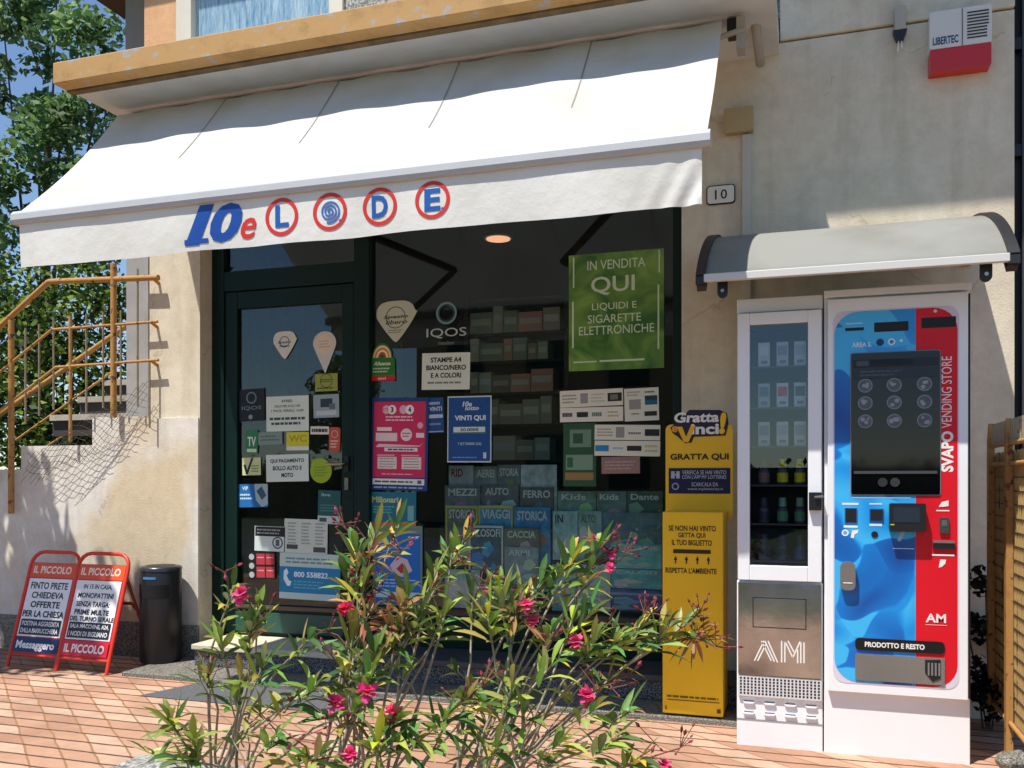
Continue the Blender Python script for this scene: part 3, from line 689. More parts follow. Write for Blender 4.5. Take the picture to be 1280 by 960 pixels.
for i in range(22):
    for j in range(6):
        xx = dxa + .012 + i * (dxb - dxa - .024) / 21; zz = Z(869.5) + .004 + j * (Z(848.5) - Z(869.5) - .008) / 5
        b.box(xx - .0043, MY - .0128, zz - .0045, xx + .0043, MY - .0119, zz + .0045, m_black)
b.build('vent_grille', cab)
for j, yy in enumerate((880, 893.5)):
    for i in range(4):
        b = MB()
        xc2 = Xp(936 + 26 * i); zc2 = Z(yy)
        b.prism([(xc2 - .026, zc2), (xc2 - .018, zc2 - .007), (xc2 + .018, zc2 - .007), (xc2 + .026, zc2)], 'y', MY - .008, MY + .003, m_white)
        b.box(xc2 - .022, MY + .0005, zc2 + .001, xc2 + .022, MY + .0035, zc2 + .005, mat('louvre_dark', (90, 92, 94), .6))
        b.build('louvre', cab)
b = MB(); b.box(X0, MY + .001, Z(902.5), X1 - .004, MY + .003, Z(901.5), mat('seam_grey', (150, 150, 150), .6)); b.build('panel_seam', cab)
b = MB(); 
for yy in (456, 508, 557, 606, 655, 702): b.box(X0 + t + .002, MY + .04, Z(yy) - .008, X1 - t - .002, -.31, Z(yy), mat('shelf_grey', (70, 72, 76), .4, metal=.5))
b.build('shelf', cab)
# goods in the cabinet
GP = 'vape packs and bottles in the glass cabinet'
cols3 = (955, 978, 1000)
def goods(x, ybase, h, kind, rgb, cap, label):
    p = on_wall(x, ybase, MY + .06); p.z = Z(ybase) + .001; b = MB(); w_ = .026
    if kind == 'pack':
        b.box(p.x - w_, p.y, p.z, p.x + w_, p.y + .02, p.z + h, ink(rgb)); b.box(p.x - w_ * .8, p.y - .001, p.z + h * .45, p.x + w_ * .8, p.y, p.z + h * .85, ink(cap))
        b.box(p.x - w_ * .5, p.y - .0012, p.z + h * .12, p.x + w_ * .6, p.y, p.z + h * .25, ink((120, 126, 130)))
        o = b.build('vape_pack', loc=p, bevel=.002)
    else:
        b.lathe([(.021, p.z), (.025, p.z + .004), (.025, p.z + h * .5), (.018, p.z + h * .62), (.012, p.z + h * .66)], p.x, p.y + .022, mat('bottle_dark', (96, 100, 106), .2), 16)
        b.lathe([(.0254, p.z + h * .1), (.0254, p.z + h * .46)], p.x, p.y + .022, ink(rgb), 16); b.lathe([(.018, p.z + h * .66), (.016, p.z + h), ], p.x, p.y + .022, ink(cap), 14)
        o = b.build('liquid_bottle', loc=p)
    tag(o, label, 'vape pack' if kind == 'pack' else 'bottle', GP)
pk = [((214, 216, 218), (236, 236, 236)), ((206, 210, 214), (150, 160, 170)), ((210, 214, 220), (180, 190, 200)), ((196, 200, 206), (120, 128, 140)), ((230, 228, 230), (224, 70, 96)), ((216, 216, 216), (60, 62, 70)), ((200, 204, 206), (150, 150, 156)), ((220, 222, 222), (190, 190, 196)), ((210, 214, 216), (160, 166, 172))]
posw = ('left', 'middle', 'right')
roww = ('top', 'second', 'third', 'fourth', 'fifth', 'bottom')
extra = {4: 'white pack with a pink label', 5: 'white pack with a black label'}
for k in range(9):
    goods(cols3[k % 3], (456, 508, 557)[k // 3], .112, 'pack', pk[k][0], pk[k][1], '%s standing %s on the %s shelf of the glass cabinet' % (extra.get(k, 'pale blister pack'), posw[k % 3], roww[k // 3]))
for k in range(9):
    rr = k // 3
    rgb = [((150, 110, 110), (60, 56, 60)), ((226, 216, 40), (220, 206, 40)), ((90, 160, 120), (130, 186, 156)), ((50, 60, 84), (60, 70, 90)), ((60, 90, 150), (70, 70, 76))][0 if (rr == 0 and k == 0) else 1 if rr == 0 else (3 if k == 3 else 2) if rr == 1 else (4 if k == 8 else 3)]
    goods(cols3[k % 3], (606, 655, 702)[rr], .118, 'bottle', rgb[0], rgb[1], '%s liquid bottle, %s on the %s shelf of the glass cabinet' % (['rosy', 'yellow labelled', 'green labelled', 'dark', 'blue labelled'][0 if (rr == 0 and k == 0) else 1 if rr == 0 else (3 if k == 3 else 2) if rr == 1 else (4 if k == 8 else 3)], posw[k % 3], roww[3 + rr]))

# --- touch screen machine
X0, X1, _, Z1 = box_on(1030, 1213, 360, 949, MY)
Z = lambda y: on_wall(1121, y, MY).z
vm = thing('vending_machine', ((X0 + X1) / 2, -.45, 0), 'wide white vending machine with blue and red front and large dark touch screen', 'vending machine', G1)
b = MB(); b.box(X0, MY + .004, 0, X1, -.03, Z1, m_white); b.build('body', vm, bevel=.004)
b = MB(); b.box(X0, MY - .022, Z(868) + 1.98 - 1.98 + (Z(370) - Z(868)) + .006, X1 + .002, MY + .003, Z1 + .004, m_white); b.build('top_cover', vm, bevel=.003)
px0, px1 = Xp(1034.5), Xp(1209)
b = MB(); b.box(px0, MY - .030, Z(868), px1, MY + .003, Z(371), m_white); dr = b.build('door', vm, bevel=.004)
b = MB(); b.box(px1 + .003, MY - .026, Z(866), px1 + .008, MY - .0, Z(373), m_black); b.build('door_gap', vm)
PY = MY - .032
s = Sheet(1043, 1197, 387, 856, PY); s.th = .002
m_pr = ink((236, 200, 204))
s.mb.prism(rrect(s.X0 - .006, s.Z0 - .006, s.X1 + .006, s.Z1 + .006, .05), 'y', PY + .0005, PY + .002, ink((214, 206, 220)))
# blue field with rounded left corners, red field with rounded right corners
sp = (1146 - 1043) / 154
def corner(u0, u1, left, col):
    r_u, r_v = .2, .2 * (s.X1 - s.X0) / (s.Z1 - s.Z0); pts = []
    if left:
        pts = [(u1, 0), (u1, 1)] + [(u0 + r_u + r_u * math.cos(R(a)), 1 - r_v + r_v * math.sin(R(a))) for a in range(90, 181, 15)] + [(u0 + r_u + r_u * math.cos(R(a)), r_v + r_v * math.sin(R(a))) for a in range(180, 271, 15)]
    else:
        pts = [(u0, 1), (u0, 0)] + [(u1 - r_u + r_u * math.cos(R(a)), r_v + r_v * math.sin(R(a))) for a in range(-90, 1, 15)] + [(u1 - r_u + r_u * math.cos(R(a)), 1 - r_v + r_v * math.sin(R(a))) for a in range(0, 91, 15)]
    s.poly(pts, col)
B1, B2, B3, B4, RD = (20, 132, 206), (12, 92, 170), (48, 168, 228), (10, 62, 128), (212, 14, 34)
art = bpy.data.materials.new('blue_artwork_print'); art.use_nodes = True; n = art.node_tree.nodes; l = art.node_tree.links
tc = n.new('ShaderNodeTexCoord'); mp = n.new('ShaderNodeMapping'); mp.inputs['Scale'].default_value = (2.2, 1, 2.9); mp.inputs['Rotation'].default_value = (0, .5, 0); vo = n.new('ShaderNodeTexVoronoi'); vo.feature = 'SMOOTH_F1'; vo.inputs['Scale'].default_value = 2.3; vo.inputs['Smoothness'].default_value = .12
no = n.new('ShaderNodeTexNoise'); no.inputs['Scale'].default_value = 1.6; va = n.new('ShaderNodeVectorMath'); va.operation = 'MULTIPLY_ADD'; va.inputs[1].default_value = (.9, 0, .9)
l.new(tc.outputs['Object'], no.inputs['Vector']); l.new(no.outputs['Color'], va.inputs[0]); l.new(tc.outputs['Object'], va.inputs[2]); l.new(va.outputs[0], mp.inputs[0]); l.new(mp.outputs[0], vo.inputs['Vector'])
sepc = n.new('ShaderNodeSeparateColor'); l.new(vo.outputs['Color'], sepc.inputs[0]); sm = n.new('ShaderNodeMath'); sm.operation = 'MULTIPLY_ADD'; sm.inputs[1].default_value = .35; l.new(vo.outputs['Distance'], sm.inputs[0]); l.new(sepc.outputs[0], sm.inputs[2])
r = n.new('ShaderNodeValToRGB'); e = r.color_ramp.elements; e[0].position = .15; e[1].position = .95; e[0].color = (*lin((8, 66, 146)), 1); e[1].color = (*lin((60, 180, 236)), 1); x = e.new(.5); x.color = (*lin((14, 118, 202)), 1); x = e.new(.75); x.color = (*lin((24, 146, 222)), 1)
l.new(sm.outputs[0], r.inputs[0]); l.new(r.outputs[0], n['Principled BSDF'].inputs['Base Color']); n['Principled BSDF'].inputs['Roughness'].default_value = .35
corner(0, sp, True, art)
def V(y): return (856 - y) / 469
def U(x): return (x - 1043) / 154
corner(sp, 1, False, RD)
def r_(x0, x1, y0, y1, c): s.rect(U(x0), V(y1), U(x1), V(y0), c)
def t_(x0, x1, y0, y1, tx, c, bold=.0, rot=False): s.text(U(x0), V(y1), U(x1), V(y0), tx, c, bold, 0, rot)
r_(1057, 1081, 407, 411, BLACK); r_(1094, 1137, 402, 414, BLACK); r_(1153, 1195, 399, 412, BLACK); r_(1058, 1079, 401, 402.5, (190, 210, 230))
t_(1066, 1091, 426, 432, 'AREA 5.', (214, 228, 240), .02)
s.disc(U(1101.5), V(427), .032, (20, 60, 100)); s.disc(U(1116), V(427), .03, (220, 232, 240)); s.disc(U(1116), V(427), .018, (60, 130, 190)); s.disc(U(1128), V(426), .012, (220, 232, 240)); s.disc(U(1170), V(391.5), .014, (240, 200, 200))
t_(1177, 1192, 540, 590, 'SVAPO', WHITE, .04, True); t_(1177.5, 1190, 448, 536, 'VENDING STORE', (240, 226, 226), .0, True)
r_(1066, 1140, 621.5, 623, (150, 206, 240))
r_(1053, 1074, 629, 631.5, WHITE); r_(1088, 1104, 629, 631, (190, 220, 240)); r_(1055, 1073, 657.5, 660.5, WHITE); r_(1088, 1104, 655, 658, (200, 226, 244))
s.disc(U(1057), V(667), .03, WHITE); s.disc(U(1057), V(667), .018, (90, 170, 220)); s.poly([(U(1064), V(673)), (U(1066), V(664)), (U(1074), V(663)), (U(1073), V(667)), (U(1069), V(669)), (U(1068), V(674))], WHITE)
s.poly([(U(1123), V(675)), (U(1128), V(664)), (U(1133), V(664)), (U(1130), V(672)), (U(1126), V(677))], (150, 190, 225)); r_(1118, 1144, 685, 686, (190, 214, 236))
s.poly([(U(1174), V(633)), (U(1178), V(627)), (U(1186), V(625)), (U(1186), V(632)), (U(1180), V(633))], WHITE); r_(1171, 1187, 637, 638.5, WHITE)
r_(1166, 1193, 691.5, 693.5, WHITE); s.poly([(U(1174), V(708)), (U(1176), V(698)), (U(1183), V(698)), (U(1182), V(703)), (U(1178), V(707))], WHITE)
t_(1158, 1183, 765, 776, 'AM', (240, 220, 220), .03); r_(1158, 1184, 778.5, 779.2, (240, 190, 190))
s.done('front_graphic', '', '', parent=dr)
# tray sign, tray, handle
q = Sheet(1069, 1181, 800, 815, PY - .006); q.mb.prism(rrect(q.X0, q.Z0, q.X1, q.Z1, .018), 'y', PY - .006, PY - .001, ink((20, 18, 20))); q.text(.11, .28, .78, .72, 'PRODOTTO E RESTO', WHITE, .035); q.done('tray_sign', '', '', parent=dr)
x0, x1, z0, z1 = box_on(1069, 1181, 820, 853, PY)
b = MB(); b.box(x0, PY - .0055, z0, x1, PY - .0005, z1, speckle('brushed_tray', (84, 82, 78), (128, 124, 118), (176, 172, 164), 400, .35)); b.build('delivery_tray', dr)
b = MB(); xx0, xx1 = Xp(1155), Xp(1174); b.prism([(xx0, z1 - .01), (xx1, z1 - .006), (xx1, z0 + .03), (xx0 + .03, z0 + .014), (xx0, z0 + .05)], 'y', PY - .009, PY - .006, m_black)
for k in range(4): b.box(xx0 + .01 + k * .014, PY - .0105, z0 + .04, xx0 + .017 + k * .014, PY - .009, z1 - .02, mat('flap_grey', (120, 120, 120), .4))
b.build('flap', dr)
x0, x1, z0, z1 = box_on(1050, 1069, 702, 737, PY)
b = MB(); b.prism(rrect(x0, z0, x1, z1, .024), 'y', PY - .03, PY, mat('satin_handle', (150, 146, 140), .35, metal=.7)); b.box(x0 + .012, PY - .032, z0 + .03, x1 - .012, PY - .029, z0 + .034, ink(WHITE)); b.build('handle', dr, bevel=.005)
# touch screen
m_scr = mat('screen_black', (7, 8, 10), .05, spec=.4)
x0, x1, z0, z1 = box_on(1064, 1175, 440, 618, PY - .006)
b = MB(); b.prism(rrect(x0 - .004, z0 - .004, x1 + .004, z1 + .004, .01), 'y', PY - .0045, PY, mat('screen_rim', (120, 124, 130), .4)); b.prism(rrect(x0, z0, x1, z1, .008), 'y', PY - .007, PY - .0005, m_scr); scr = b.build('touch_screen', dr)
s = Sheet(1064, 1175, 440, 618, PY - .0075)
for j, yy in enumerate((481, 503, 526)):
    for i, xx in enumerate((1082, 1118.5, 1156)):
        u, v = (xx - 1064) / 111, (618 - yy) / 178
        s.disc(u, v, .085, (84, 92, 98)); s.ring(u, v, .085, .014, (126, 134, 140)); rr_ = random.Random(i * 3 + j)
        for _ in range(3): s.disc(u + rr_.uniform(-.035, .035), v + rr_.uniform(-.02, .02), rr_.uniform(.014, .03), (146, 154, 158))
s.rect(.03, .145, .97, .165, (66, 70, 74)); s.disc(.36, .085, .055, (42, 46, 48)); s.disc(.50, .085, .055, (48, 52, 54))
s.rect(.02, .90, .98, .955, (34, 42, 52)); s.rect(.02, .82, .98, .89, (44, 56, 66)); s.rect(.06, .91, .2, .945, (70, 80, 88)); s.rect(.22, .91, .7, .95, (20, 24, 30))
s.lines(.1, .83, .6, .88, 2, (74, 86, 96))
s.done('screen_icons', '', '', parent=scr)
# payment terminal, coin parts
x0, x1, z0, z1 = box_on(1111, 1156, 629, 664, PY)
b = MB(); b.prism(rrect(x0, z0, x1, z1, .008), 'y', PY - .05, PY, m_black); pt = b.build('card_terminal', dr, bevel=.004)
x0, x1, z0, z1 = box_on(1117, 1150, 634, 653, PY - .052); MB().box(x0, PY - .052, z0, x1, PY - .0495, z1, mat('terminal_screen', (44, 54, 66), .1, spec=.6)).build('display', pt)
q = Sheet(1113, 1118, 655, 656.5, PY - .051); q.base((170, 190, 40)); q.done('status_light', '', '', parent=pt)
for (a, c_, d, e) in ((1057, 1070, 636, 652), (1088, 1103, 637, 650)):
    x0, x1, z0, z1 = box_on(a, c_, d, e, PY); b = MB(); b.box(x0 - .004, PY - .006, z0 - .004, x1 + .004, PY, z1 + .004, ink((30, 90, 150))); b.box(x0, PY - .008, z0, x1, PY - .0055, z1, m_black); b.build('coin_slot', dr)
x0, x1, z0, z1 = box_on(1089.5, 1097, 664.5, 671.5, PY); b = MB(); b.prism([((x0 + x1) / 2 + .014 * math.cos(R(a)), (z0 + z1) / 2 + .014 * math.sin(R(a))) for a in range(0, 360, 24)], 'y', PY - .004, PY, m_black); b.build('return_button', dr)
x0, x1, z0, z1 = box_on(1174, 1186, 647, 666, PY); b = MB(); b.prism(rrect(x0, z0, x1, z1, .006), 'y', PY - .012, PY, m_chrome); b.box(x0 + .008, PY - .014, z0 + .03, x1 - .008, PY - .0115, z1 - .012, mat('slot_grey', (90, 92, 96), .4)); b.build('coin_return', dr, bevel=.002)
x0, x1, z0, z1 = box_on(1166, 1193, 677, 686, PY); b = MB(); b.box(x0, PY - .012, z0, x1, PY, z1, m_black); b.box(x0, PY - .014, z1 - .006, x1, PY, z1 + .004, mat('slot_lip', (110, 106, 104), .4)); b.build('note_slot', dr)

# ------------------------------------------------------------------ yellow scratch-card bin
BY = -0.53
x0, x1, z0, z1 = box_on(828, 904, 640, 897, BY)
m_yel = mat('yellow_enamel', (238, 190, 22), .4, var=.06, scale=3)
yb = thing('card_bin', ((x0 + x1) / 2, -.38, .03), 'tall yellow bin for losing scratch cards with a printed header board', 'bin')
b = MB(); b.box(x0, BY, z0 + .012, x1, -.265, z1, m_yel); body = b.build('body', yb, bevel=.006)
b = MB(); b.box(x0 + .015, BY + .015, .03, x1 - .015, -.27, z0 + .011, m_black); b.build('base', yb)
s = Sheet(828, 904, 640, 897, BY - .001)
DK = (48, 36, 16)
def tv(x0, x1, y0, y1, tx, bold=.02): s.text((x0 - 828) / 76, (897 - y1) / 257, (x1 - 828) / 76, (897 - y0) / 257, tx, DK, bold)
tv(836, 895, 657, 664, 'SE NON HAI VINTO'); tv(848, 882, 666, 673, 'GETTA QUI'); tv(840, 890, 675, 682, 'IL TUO BIGLIETTO'); tv(832, 896, 710, 717, "RISPETTA L'AMBIENTE")
s.rect(.18, (897 - 692) / 257, .80, (897 - 687) / 257, (60, 40, 14))
for k in range(4):
    u = .22 + k * .18; v = (897 - 705) / 257
    s.poly([(u - .03, v + .018), (u + .03, v + .018), (u, v + .038)], DK); s.rect(u - .01, v, u + .01, v + .02, DK)
s.lines(.08, .085, .92, .11, 1, (120, 90, 20), .4, .05); s.rect(.08, .078, .94, .083, (130, 100, 20)); s.rect(.9, .03, .96, .05, (90, 70, 20)); s.rect(.05, .03, .07, .05, (90, 70, 20))
s.done('lettering', '', '', parent=body)
HY = -.262
x0, x1, z0, z1 = box_on(832, 916, 530, 640, HY)
z0 = body and on_wall(867, 650, HY).z
b = MB(); b.prism(rrect(x0, z0, x1, z1, .03), 'y', HY, HY + .012, m_yel); hd = b.build('header_board', yb)
s = Sheet(832, 916, 512, 640, HY - .002)
def hu(x): return (x - 832) / 84
def hv(y): return (640 - y) / 128
def hp(pts, c): s.poly([(hu(x), hv(y)) for x, y in pts], c)
hp([(838, 534), (845, 528), (862, 512), (900, 513), (909, 517), (911, 530), (907, 545), (868, 546), (865, 553), (857, 554), (848, 546), (841, 541)], (40, 30, 60))
s.text(hu(843), hv(528), hu(899), hv(515), 'Gratta', WHITE, .035, .1); s.text(hu(864), hv(543), hu(899), hv(530), 'inci', WHITE, .035); s.text(hu(840), hv(540), hu(847), hv(532), 'e', (230, 160, 20), .03)
hp([(846, 533), (853, 533), (858, 546), (864, 532), (870, 532), (861, 553), (855, 552)], (240, 184, 20))
s.text(hu(899), hv(543), hu(908), hv(516), '!', (244, 196, 20), .05, .1)
s.text(hu(838), hv(576), hu(911), hv(567), 'GRATTA QUI', (40, 30, 14), .03)
s.rect(hu(836), hv(617), hu(913), hv(585), (24, 26, 62)); s.rect(hu(839), hv(598), hu(850), hv(589), (170, 176, 190)); s.rect(hu(843.5), hv(598), hu(845.5), hv(589), (24, 26, 62)); s.rect(hu(843), hv(594.5), hu(846), hv(592.5), (170, 176, 190))
s.text(hu(853), hv(593), hu(908), hv(588), 'VERIFICA SE HAI VINTO', (190, 196, 206)); s.text(hu(853), hv(598.5), hu(908), hv(594), "CON L'APP MY LOTTERIES", (190, 196, 206)); s.text(hu(865), hv(608), hu(898), hv(603), 'SCARICALA DA', (190, 196, 206)); s.text(hu(860), hv(613.5), hu(904), hv(609.5), 'www.mylotteries.it', (190, 196, 206))
s.ring(hu(844.5), hv(608), .055, .02, (150, 156, 176))
s.done('header_print', '', '', parent=hd)

# ------------------------------------------------------------------ black ash bin
p = on_wall(201, 830, -.18); cx_, cy_ = p.x, -.18; zt = .66
ab = thing('ash_bin', (cx_, cy_, .03), 'black cylindrical ash and litter bin standing beside the newspaper boards', 'litter bin')
m_ab = mat('black_powder_coat', (26, 27, 30), .42, var=.1)
b = MB(); r0 = .132
b.lathe([(r0 - .006, .031), (r0, .04), (r0, zt - .04), (r0 - .004, zt - .03)], cx_, cy_, m_ab); b.build('body', ab)
b = MB(); b.lathe([(r0 + .002, zt - .03), (r0 + .003, zt - .012), (r0 - .006, zt), (r0 - .03, zt + .003)], cx_, cy_, mat('lid_grey', (70, 72, 76), .3, metal=.6)); b.lathe([(r0 - .04, zt + .0035), (r0 - .04, zt + .005)], cx_, cy_, m_black); b.build('lid', ab)
b = MB(); n_ = 14; z0, z1 = zt - .205, zt - .115
vs_ = [(cx_ + (r0 + .0015) * math.sin(a), cy_ - (r0 + .0015) * math.cos(a), z) for z in (z0, z1) for a in [R(-62 + 124 * k / n_) for k in range(n_ + 1)]]
b.raw(vs_, [(k, k + 1, k + n_ + 2, k + n_ + 1) for k in range(n_)], mat('opening_black', (4, 4, 5), .8), True); b.build('opening', ab)
b = MB(); vs_ = [(cx_ + (r0 + .0018) * math.sin(a), cy_ - (r0 + .0018) * math.cos(a), z) for z in (zt - .078, zt - .062) for a in [R(-14 + 40 * k / 8) for k in range(9)]]
b.raw(vs_, [(k, k + 1, k + 10, k + 9) for k in range(8)], ink((60, 130, 190)), True); b.build('label_strip', ab)

# ------------------------------------------------------------------ newspaper boards
m_or = mat('orange_red_tube', (214, 56, 30), .4, var=.08)
def board(name, xcen, yf, ytop, label, rows, foot, header=(226, 84, 34)):
    wd, zt, yt_ = .405, .745, yf + .22
    o = thing(name, (xcen, yf, 0), label, 'newspaper board', 'newspaper billboards by the wall')
    up = Vector((0, yt_ - yf, zt)); L = up.length; e = up.normalized(); nrm = Vector((0, -e.z, e.y))
    def Q(u, v, off=0): return Vector((xcen + (u - .5) * wd, yf, 0)) + up * v + nrm * off
    b = MB(); rr = .09
    path = [Q(0, 0), Q(0, 1 - rr / L)] + [Q(0, 1 - rr / L) + Vector((rr * (1 - math.cos(R(a))), 0, 0)) + e * rr * math.sin(R(a)) for a in (22, 45, 67)] + [Q(rr / wd, 1), Q(1 - rr / wd, 1)] + [Q(1, 1 - rr / L) + Vector((-rr * (1 - math.cos(R(a))), 0, 0)) + e * rr * math.sin(R(a)) for a in (67, 45, 22)] + [Q(1, 1 - rr / L), Q(1, 0)]
    b.tube(path, .0125, m_or, 10); b.tube([Q(0, .115), Q(1, .115)], .010, m_or, 8)
    b.build('front_frame', o)
    # rear frame
    b = MB(); yb_ = yf + .46; top = .80
    tz, ty = zt * top, yf + (yt_ - yf) * top + .02
    def K(u, v): return Vector((xcen + (u - .5) * (wd - .03), yb_ + (ty - yb_) * v, tz * v))
    b.tube([K(0, 0), K(0, .62), K(.08, .70), K(.92, .70), K(1, .62), K(1, 0)], .011, mat('dark_red_tube', (120, 32, 22), .45), 8)
    b.tube([K(0, .62), K(0, 1)], .010, mat('dark_red_tube', (120, 32, 22), .45), 8); b.tube([K(1, .62), K(1, 1)], .010, mat('dark_red_tube', (120, 32, 22), .45), 8)
    b.build('rear_frame', o)
    b = MB(); lay = [0]
    def rect(u0, v0, u1, v1, c):
        lay[0] += 1; k = .004 + .0006 * lay[0]
        b.raw([Q(u0, v0, k), Q(u1, v0, k), Q(u1, v1, k), Q(u0, v1, k)], [(0, 1, 2, 3)], ink(c, .3))
    def text(u0, v0, u1, v1, tx, c, bold=0, shear=0):
        lay[0] += 1; k = .004 + .0006 * lay[0]; vs, fs = glyphs(tx, bold, shear)
        b.raw([Q(u0 + (u1 - u0) * x, v0 + (v1 - v0) * y, k) for x, y in vs], fs, ink(c, .3))
    bb = [Q(.03, .125, -.004), Q(.97, .125, -.004), Q(.97, .905, -.004), Q(.03, .905, -.004), Q(.03, .125, .003), Q(.97, .125, .003), Q(.97, .905, .003), Q(.03, .905, .003)]
    b.raw(bb, [(0, 3, 2, 1), (4, 5, 6, 7), (0, 1, 5, 4), (1, 2, 6, 5), (2, 3, 7, 6), (3, 0, 4, 7)], mat('board_red', (190, 36, 34), .4))
    rect(.04, .775, .96, .90, header); text(.10, .81, .88, .875, 'IL PICCOLO', (244, 226, 206), .03)
    rect(.06, .272, .94, .765, (236, 238, 236))
    for (v0, v1, u0, u1, tx) in rows: text(u0, v0, u1, v1, tx, (34, 34, 38), .025)
    rect(.09, .285, .91, .415, (36, 38, 44))
    text(.12, .36, .88, .40, foot[0], (226, 226, 226), .02); text(.12, .30, .88, .34, foot[1], (226, 226, 226), .02)
    rect(.05, .14, .95, .262, foot[3]); text(.10, .165 if foot[2][0] != 'M' else .15, .88, .235, foot[2], (238, 234, 230), .035)
    b.build('poster_panel', o)
    return o
p = on_level(101, 842, 0); p2 = on_level(35, 838, 0)
board('newspaper_board', p.x, -.56, 0, 'red framed newspaper board with clean white sheet and red foot, next to the black bin',
      [(.69, .735, .22, .78, 'IN 15 IN CASA,'), (.618, .662, .14, .84, 'MONOPATTINI'), (.546, .59, .14, .80, 'SENZA TARGA:'), (.494 - .016, .522, .14, .82, 'PRIME MULTE'), (.425, .465, .08, .94, 'DEL TURNO SERALE')],
      ('SALA MACCHINE, A24,', 'I NODI DI BIGLIANO'  , 'IL PICCOLO', (206, 34, 52)))
board('newspaper_board', p2.x, -.56, 0, 'red framed newspaper board with blue foot strip, farther from the bin, in leaf shade',
      [(.675, .735, .12, .88, 'FINTO PRETE'), (.595, .65, .18, .84, 'CHIEDEVA'), (.515, .57, .20, .80, 'OFFERTE'), (.435, .49, .08, .92, 'PER LA CHIESA')],
      ('POSTINA AGGREDITA', 'DALLA PARRUCCHIERA', 'Messaggero', (30, 44, 92)))

# ------------------------------------------------------------------ stickers and notices on the door glass
DG = GY - .010
def note(box, label, cat='notice', rgb=PAPER, r=0.0, Y=None, base=True):
    s = Sheet(*box, DG if Y is None else Y)
    if base: s.base(rgb, r)
    s.label, s.cat = label, cat
    return s
def pickshape(s, rgb):
    pts = []
    for k in range(40):
        a = 2 * math.pi * k / 40; c, sn = math.cos(a), math.sin(a)
        wdt = .5 * (0.62 + .38 * math.sin(a)) if sn < 0 else .5
        pts.append((.5 + (.5 if sn > 0 else .5 * (1 + sn) ** .75 + .06 * (sn > -.97)) * (abs(c) ** .6) * (1 if c > 0 else -1), .72 + (.28 if sn > 0 else .72) * sn))
    q = [s.P(*p_) for p_ in pts]
    s.mb.prism(q, 'y', s.Y, s.Y + s.th, ink(rgb)); return s
GD = 'stickers and notices on the door glass'
tl = random.Random(4)
def fin(s, name='sticker', g=GD):
    o = s.done(name, s.label, s.cat, g); o.rotation_euler.y = R(tl.uniform(-1.6, 1.6)); return o
s = note((342, 370, 414, 449), 'white pick shaped sticker with a black emblem high on the door glass', 'sticker', base=False); pickshape(s, (216, 216, 210)); s.ring(.5, .62, .22, .03, (60, 64, 66)); s.text(.2, .54, .8, .66, 'Spazio', (60, 64, 66), .02, .2); s.text(.28, .44, .72, .52, 'libero', (60, 64, 66), .02); fin(s)
s = note((392, 421, 414, 467), 'pale balloon drop sticker tapering to a point at the top right of the door', 'sticker', base=False)
q = [s.P(.5 + .5 * math.cos(R(a)), .72 + .28 * math.sin(R(a))) for a in range(-25, 206, 11)] + [s.P(.5, 0)]
s.mb.prism(q, 'y', s.Y, s.Y + s.th, ink((206, 204, 200))); s.disc(.5, .7, .38, (226, 206, 186)); s.lines(.25, .6, .78, .8, 3, (200, 170, 150)); fin(s)
s = note((394, 422, 467, 489), 'olive green card with framed dark writing under the balloon sticker', 'sticker', (150, 160, 70)); s.ring(.5, .6, .28, .03, (70, 80, 40)); s.lines(.25, .5, .75, .72, 2, (60, 70, 40)); s.lines(.1, .1, .9, .25, 1, (60, 70, 40)); fin(s)
s = note((392, 424, 493, 522), 'grey photo card of a dark screen at the right edge of the door', 'sticker', (150, 168, 176)); s.rect(.28, .45, .75, .82, (44, 60, 70)); s.rect(.1, .1, .9, .3, (190, 200, 204)); s.rect(.62, .35, .85, .6, (90, 110, 120)); fin(s)
s = note((299, 331, 486, 526), 'dark transparent sticker with pale drop emblem and lettering, left on the door', 'sticker', (22, 30, 34)); s.ring(.5, .72, .2, .045, (110, 130, 138)); s.text(.12, .33, .88, .46, 'IQOS', (130, 144, 150), .0); s.disc(.45, .12, .08, (140, 150, 154)); fin(s)
s = note((333, 386, 495, 539), 'white opening notice of small grey lines below the sky reflection on the door', 'notice', (214, 226, 216)); s.text(.36, .82, .62, .90, 'AVVISO', (50, 60, 60), .03); s.text(.2, .67, .8, .75, 'SOLO PER ACQ. 5.00', (60, 70, 70), .02); s.text(.12, .54, .88, .62, '1 PACK, FERIALI, 10.00', (60, 70, 70), .02); s.lines(.08, .3, .92, .42, 1, (70, 80, 80), .6, .05); s.lines(.12, .16, .88, .28, 1, (70, 80, 80), .6, .1); fin(s, 'notice')
s = note((388, 411, 533, 543), 'small white strip sticker with dark lettering above the green drop', 'sticker', (222, 218, 206)); s.lines(.06, .2, .94, .8, 1, (60, 56, 54), .7, .05); fin(s)
s = note((411, 425, 534, 565), 'narrow reddish rounded tag near the door handle', 'sticker', (190, 84, 66), .02); s.ring(.5, .72, .3, .06, (220, 180, 150)); s.lines(.15, .15, .85, .5, 3, (230, 200, 180)); fin(s)
s = note((307, 322, 537, 567), 'narrow green and white tag on the left edge of the door glass', 'sticker', (48, 128, 84), .01); s.text(.15, .3, .85, .7, 'TV', (220, 230, 220), .03); s.rect(.1, .06, .9, .2, (210, 220, 200)); fin(s)
s = note((323, 353, 540, 556), 'grey green card beside the narrow tag', 'sticker', (128, 150, 142)); s.lines(.1, .25, .9, .8, 2, (90, 110, 104)); fin(s)
s = note((358, 386, 540, 563), 'bright yellow card with faint letters in the middle of the door', 'sticker', (206, 204, 50)); s.text(.1, .45, .9, .85, 'WC', (180, 160, 30), .03); s.rect(.0, .0, 1, .22, (220, 222, 210)); fin(s)
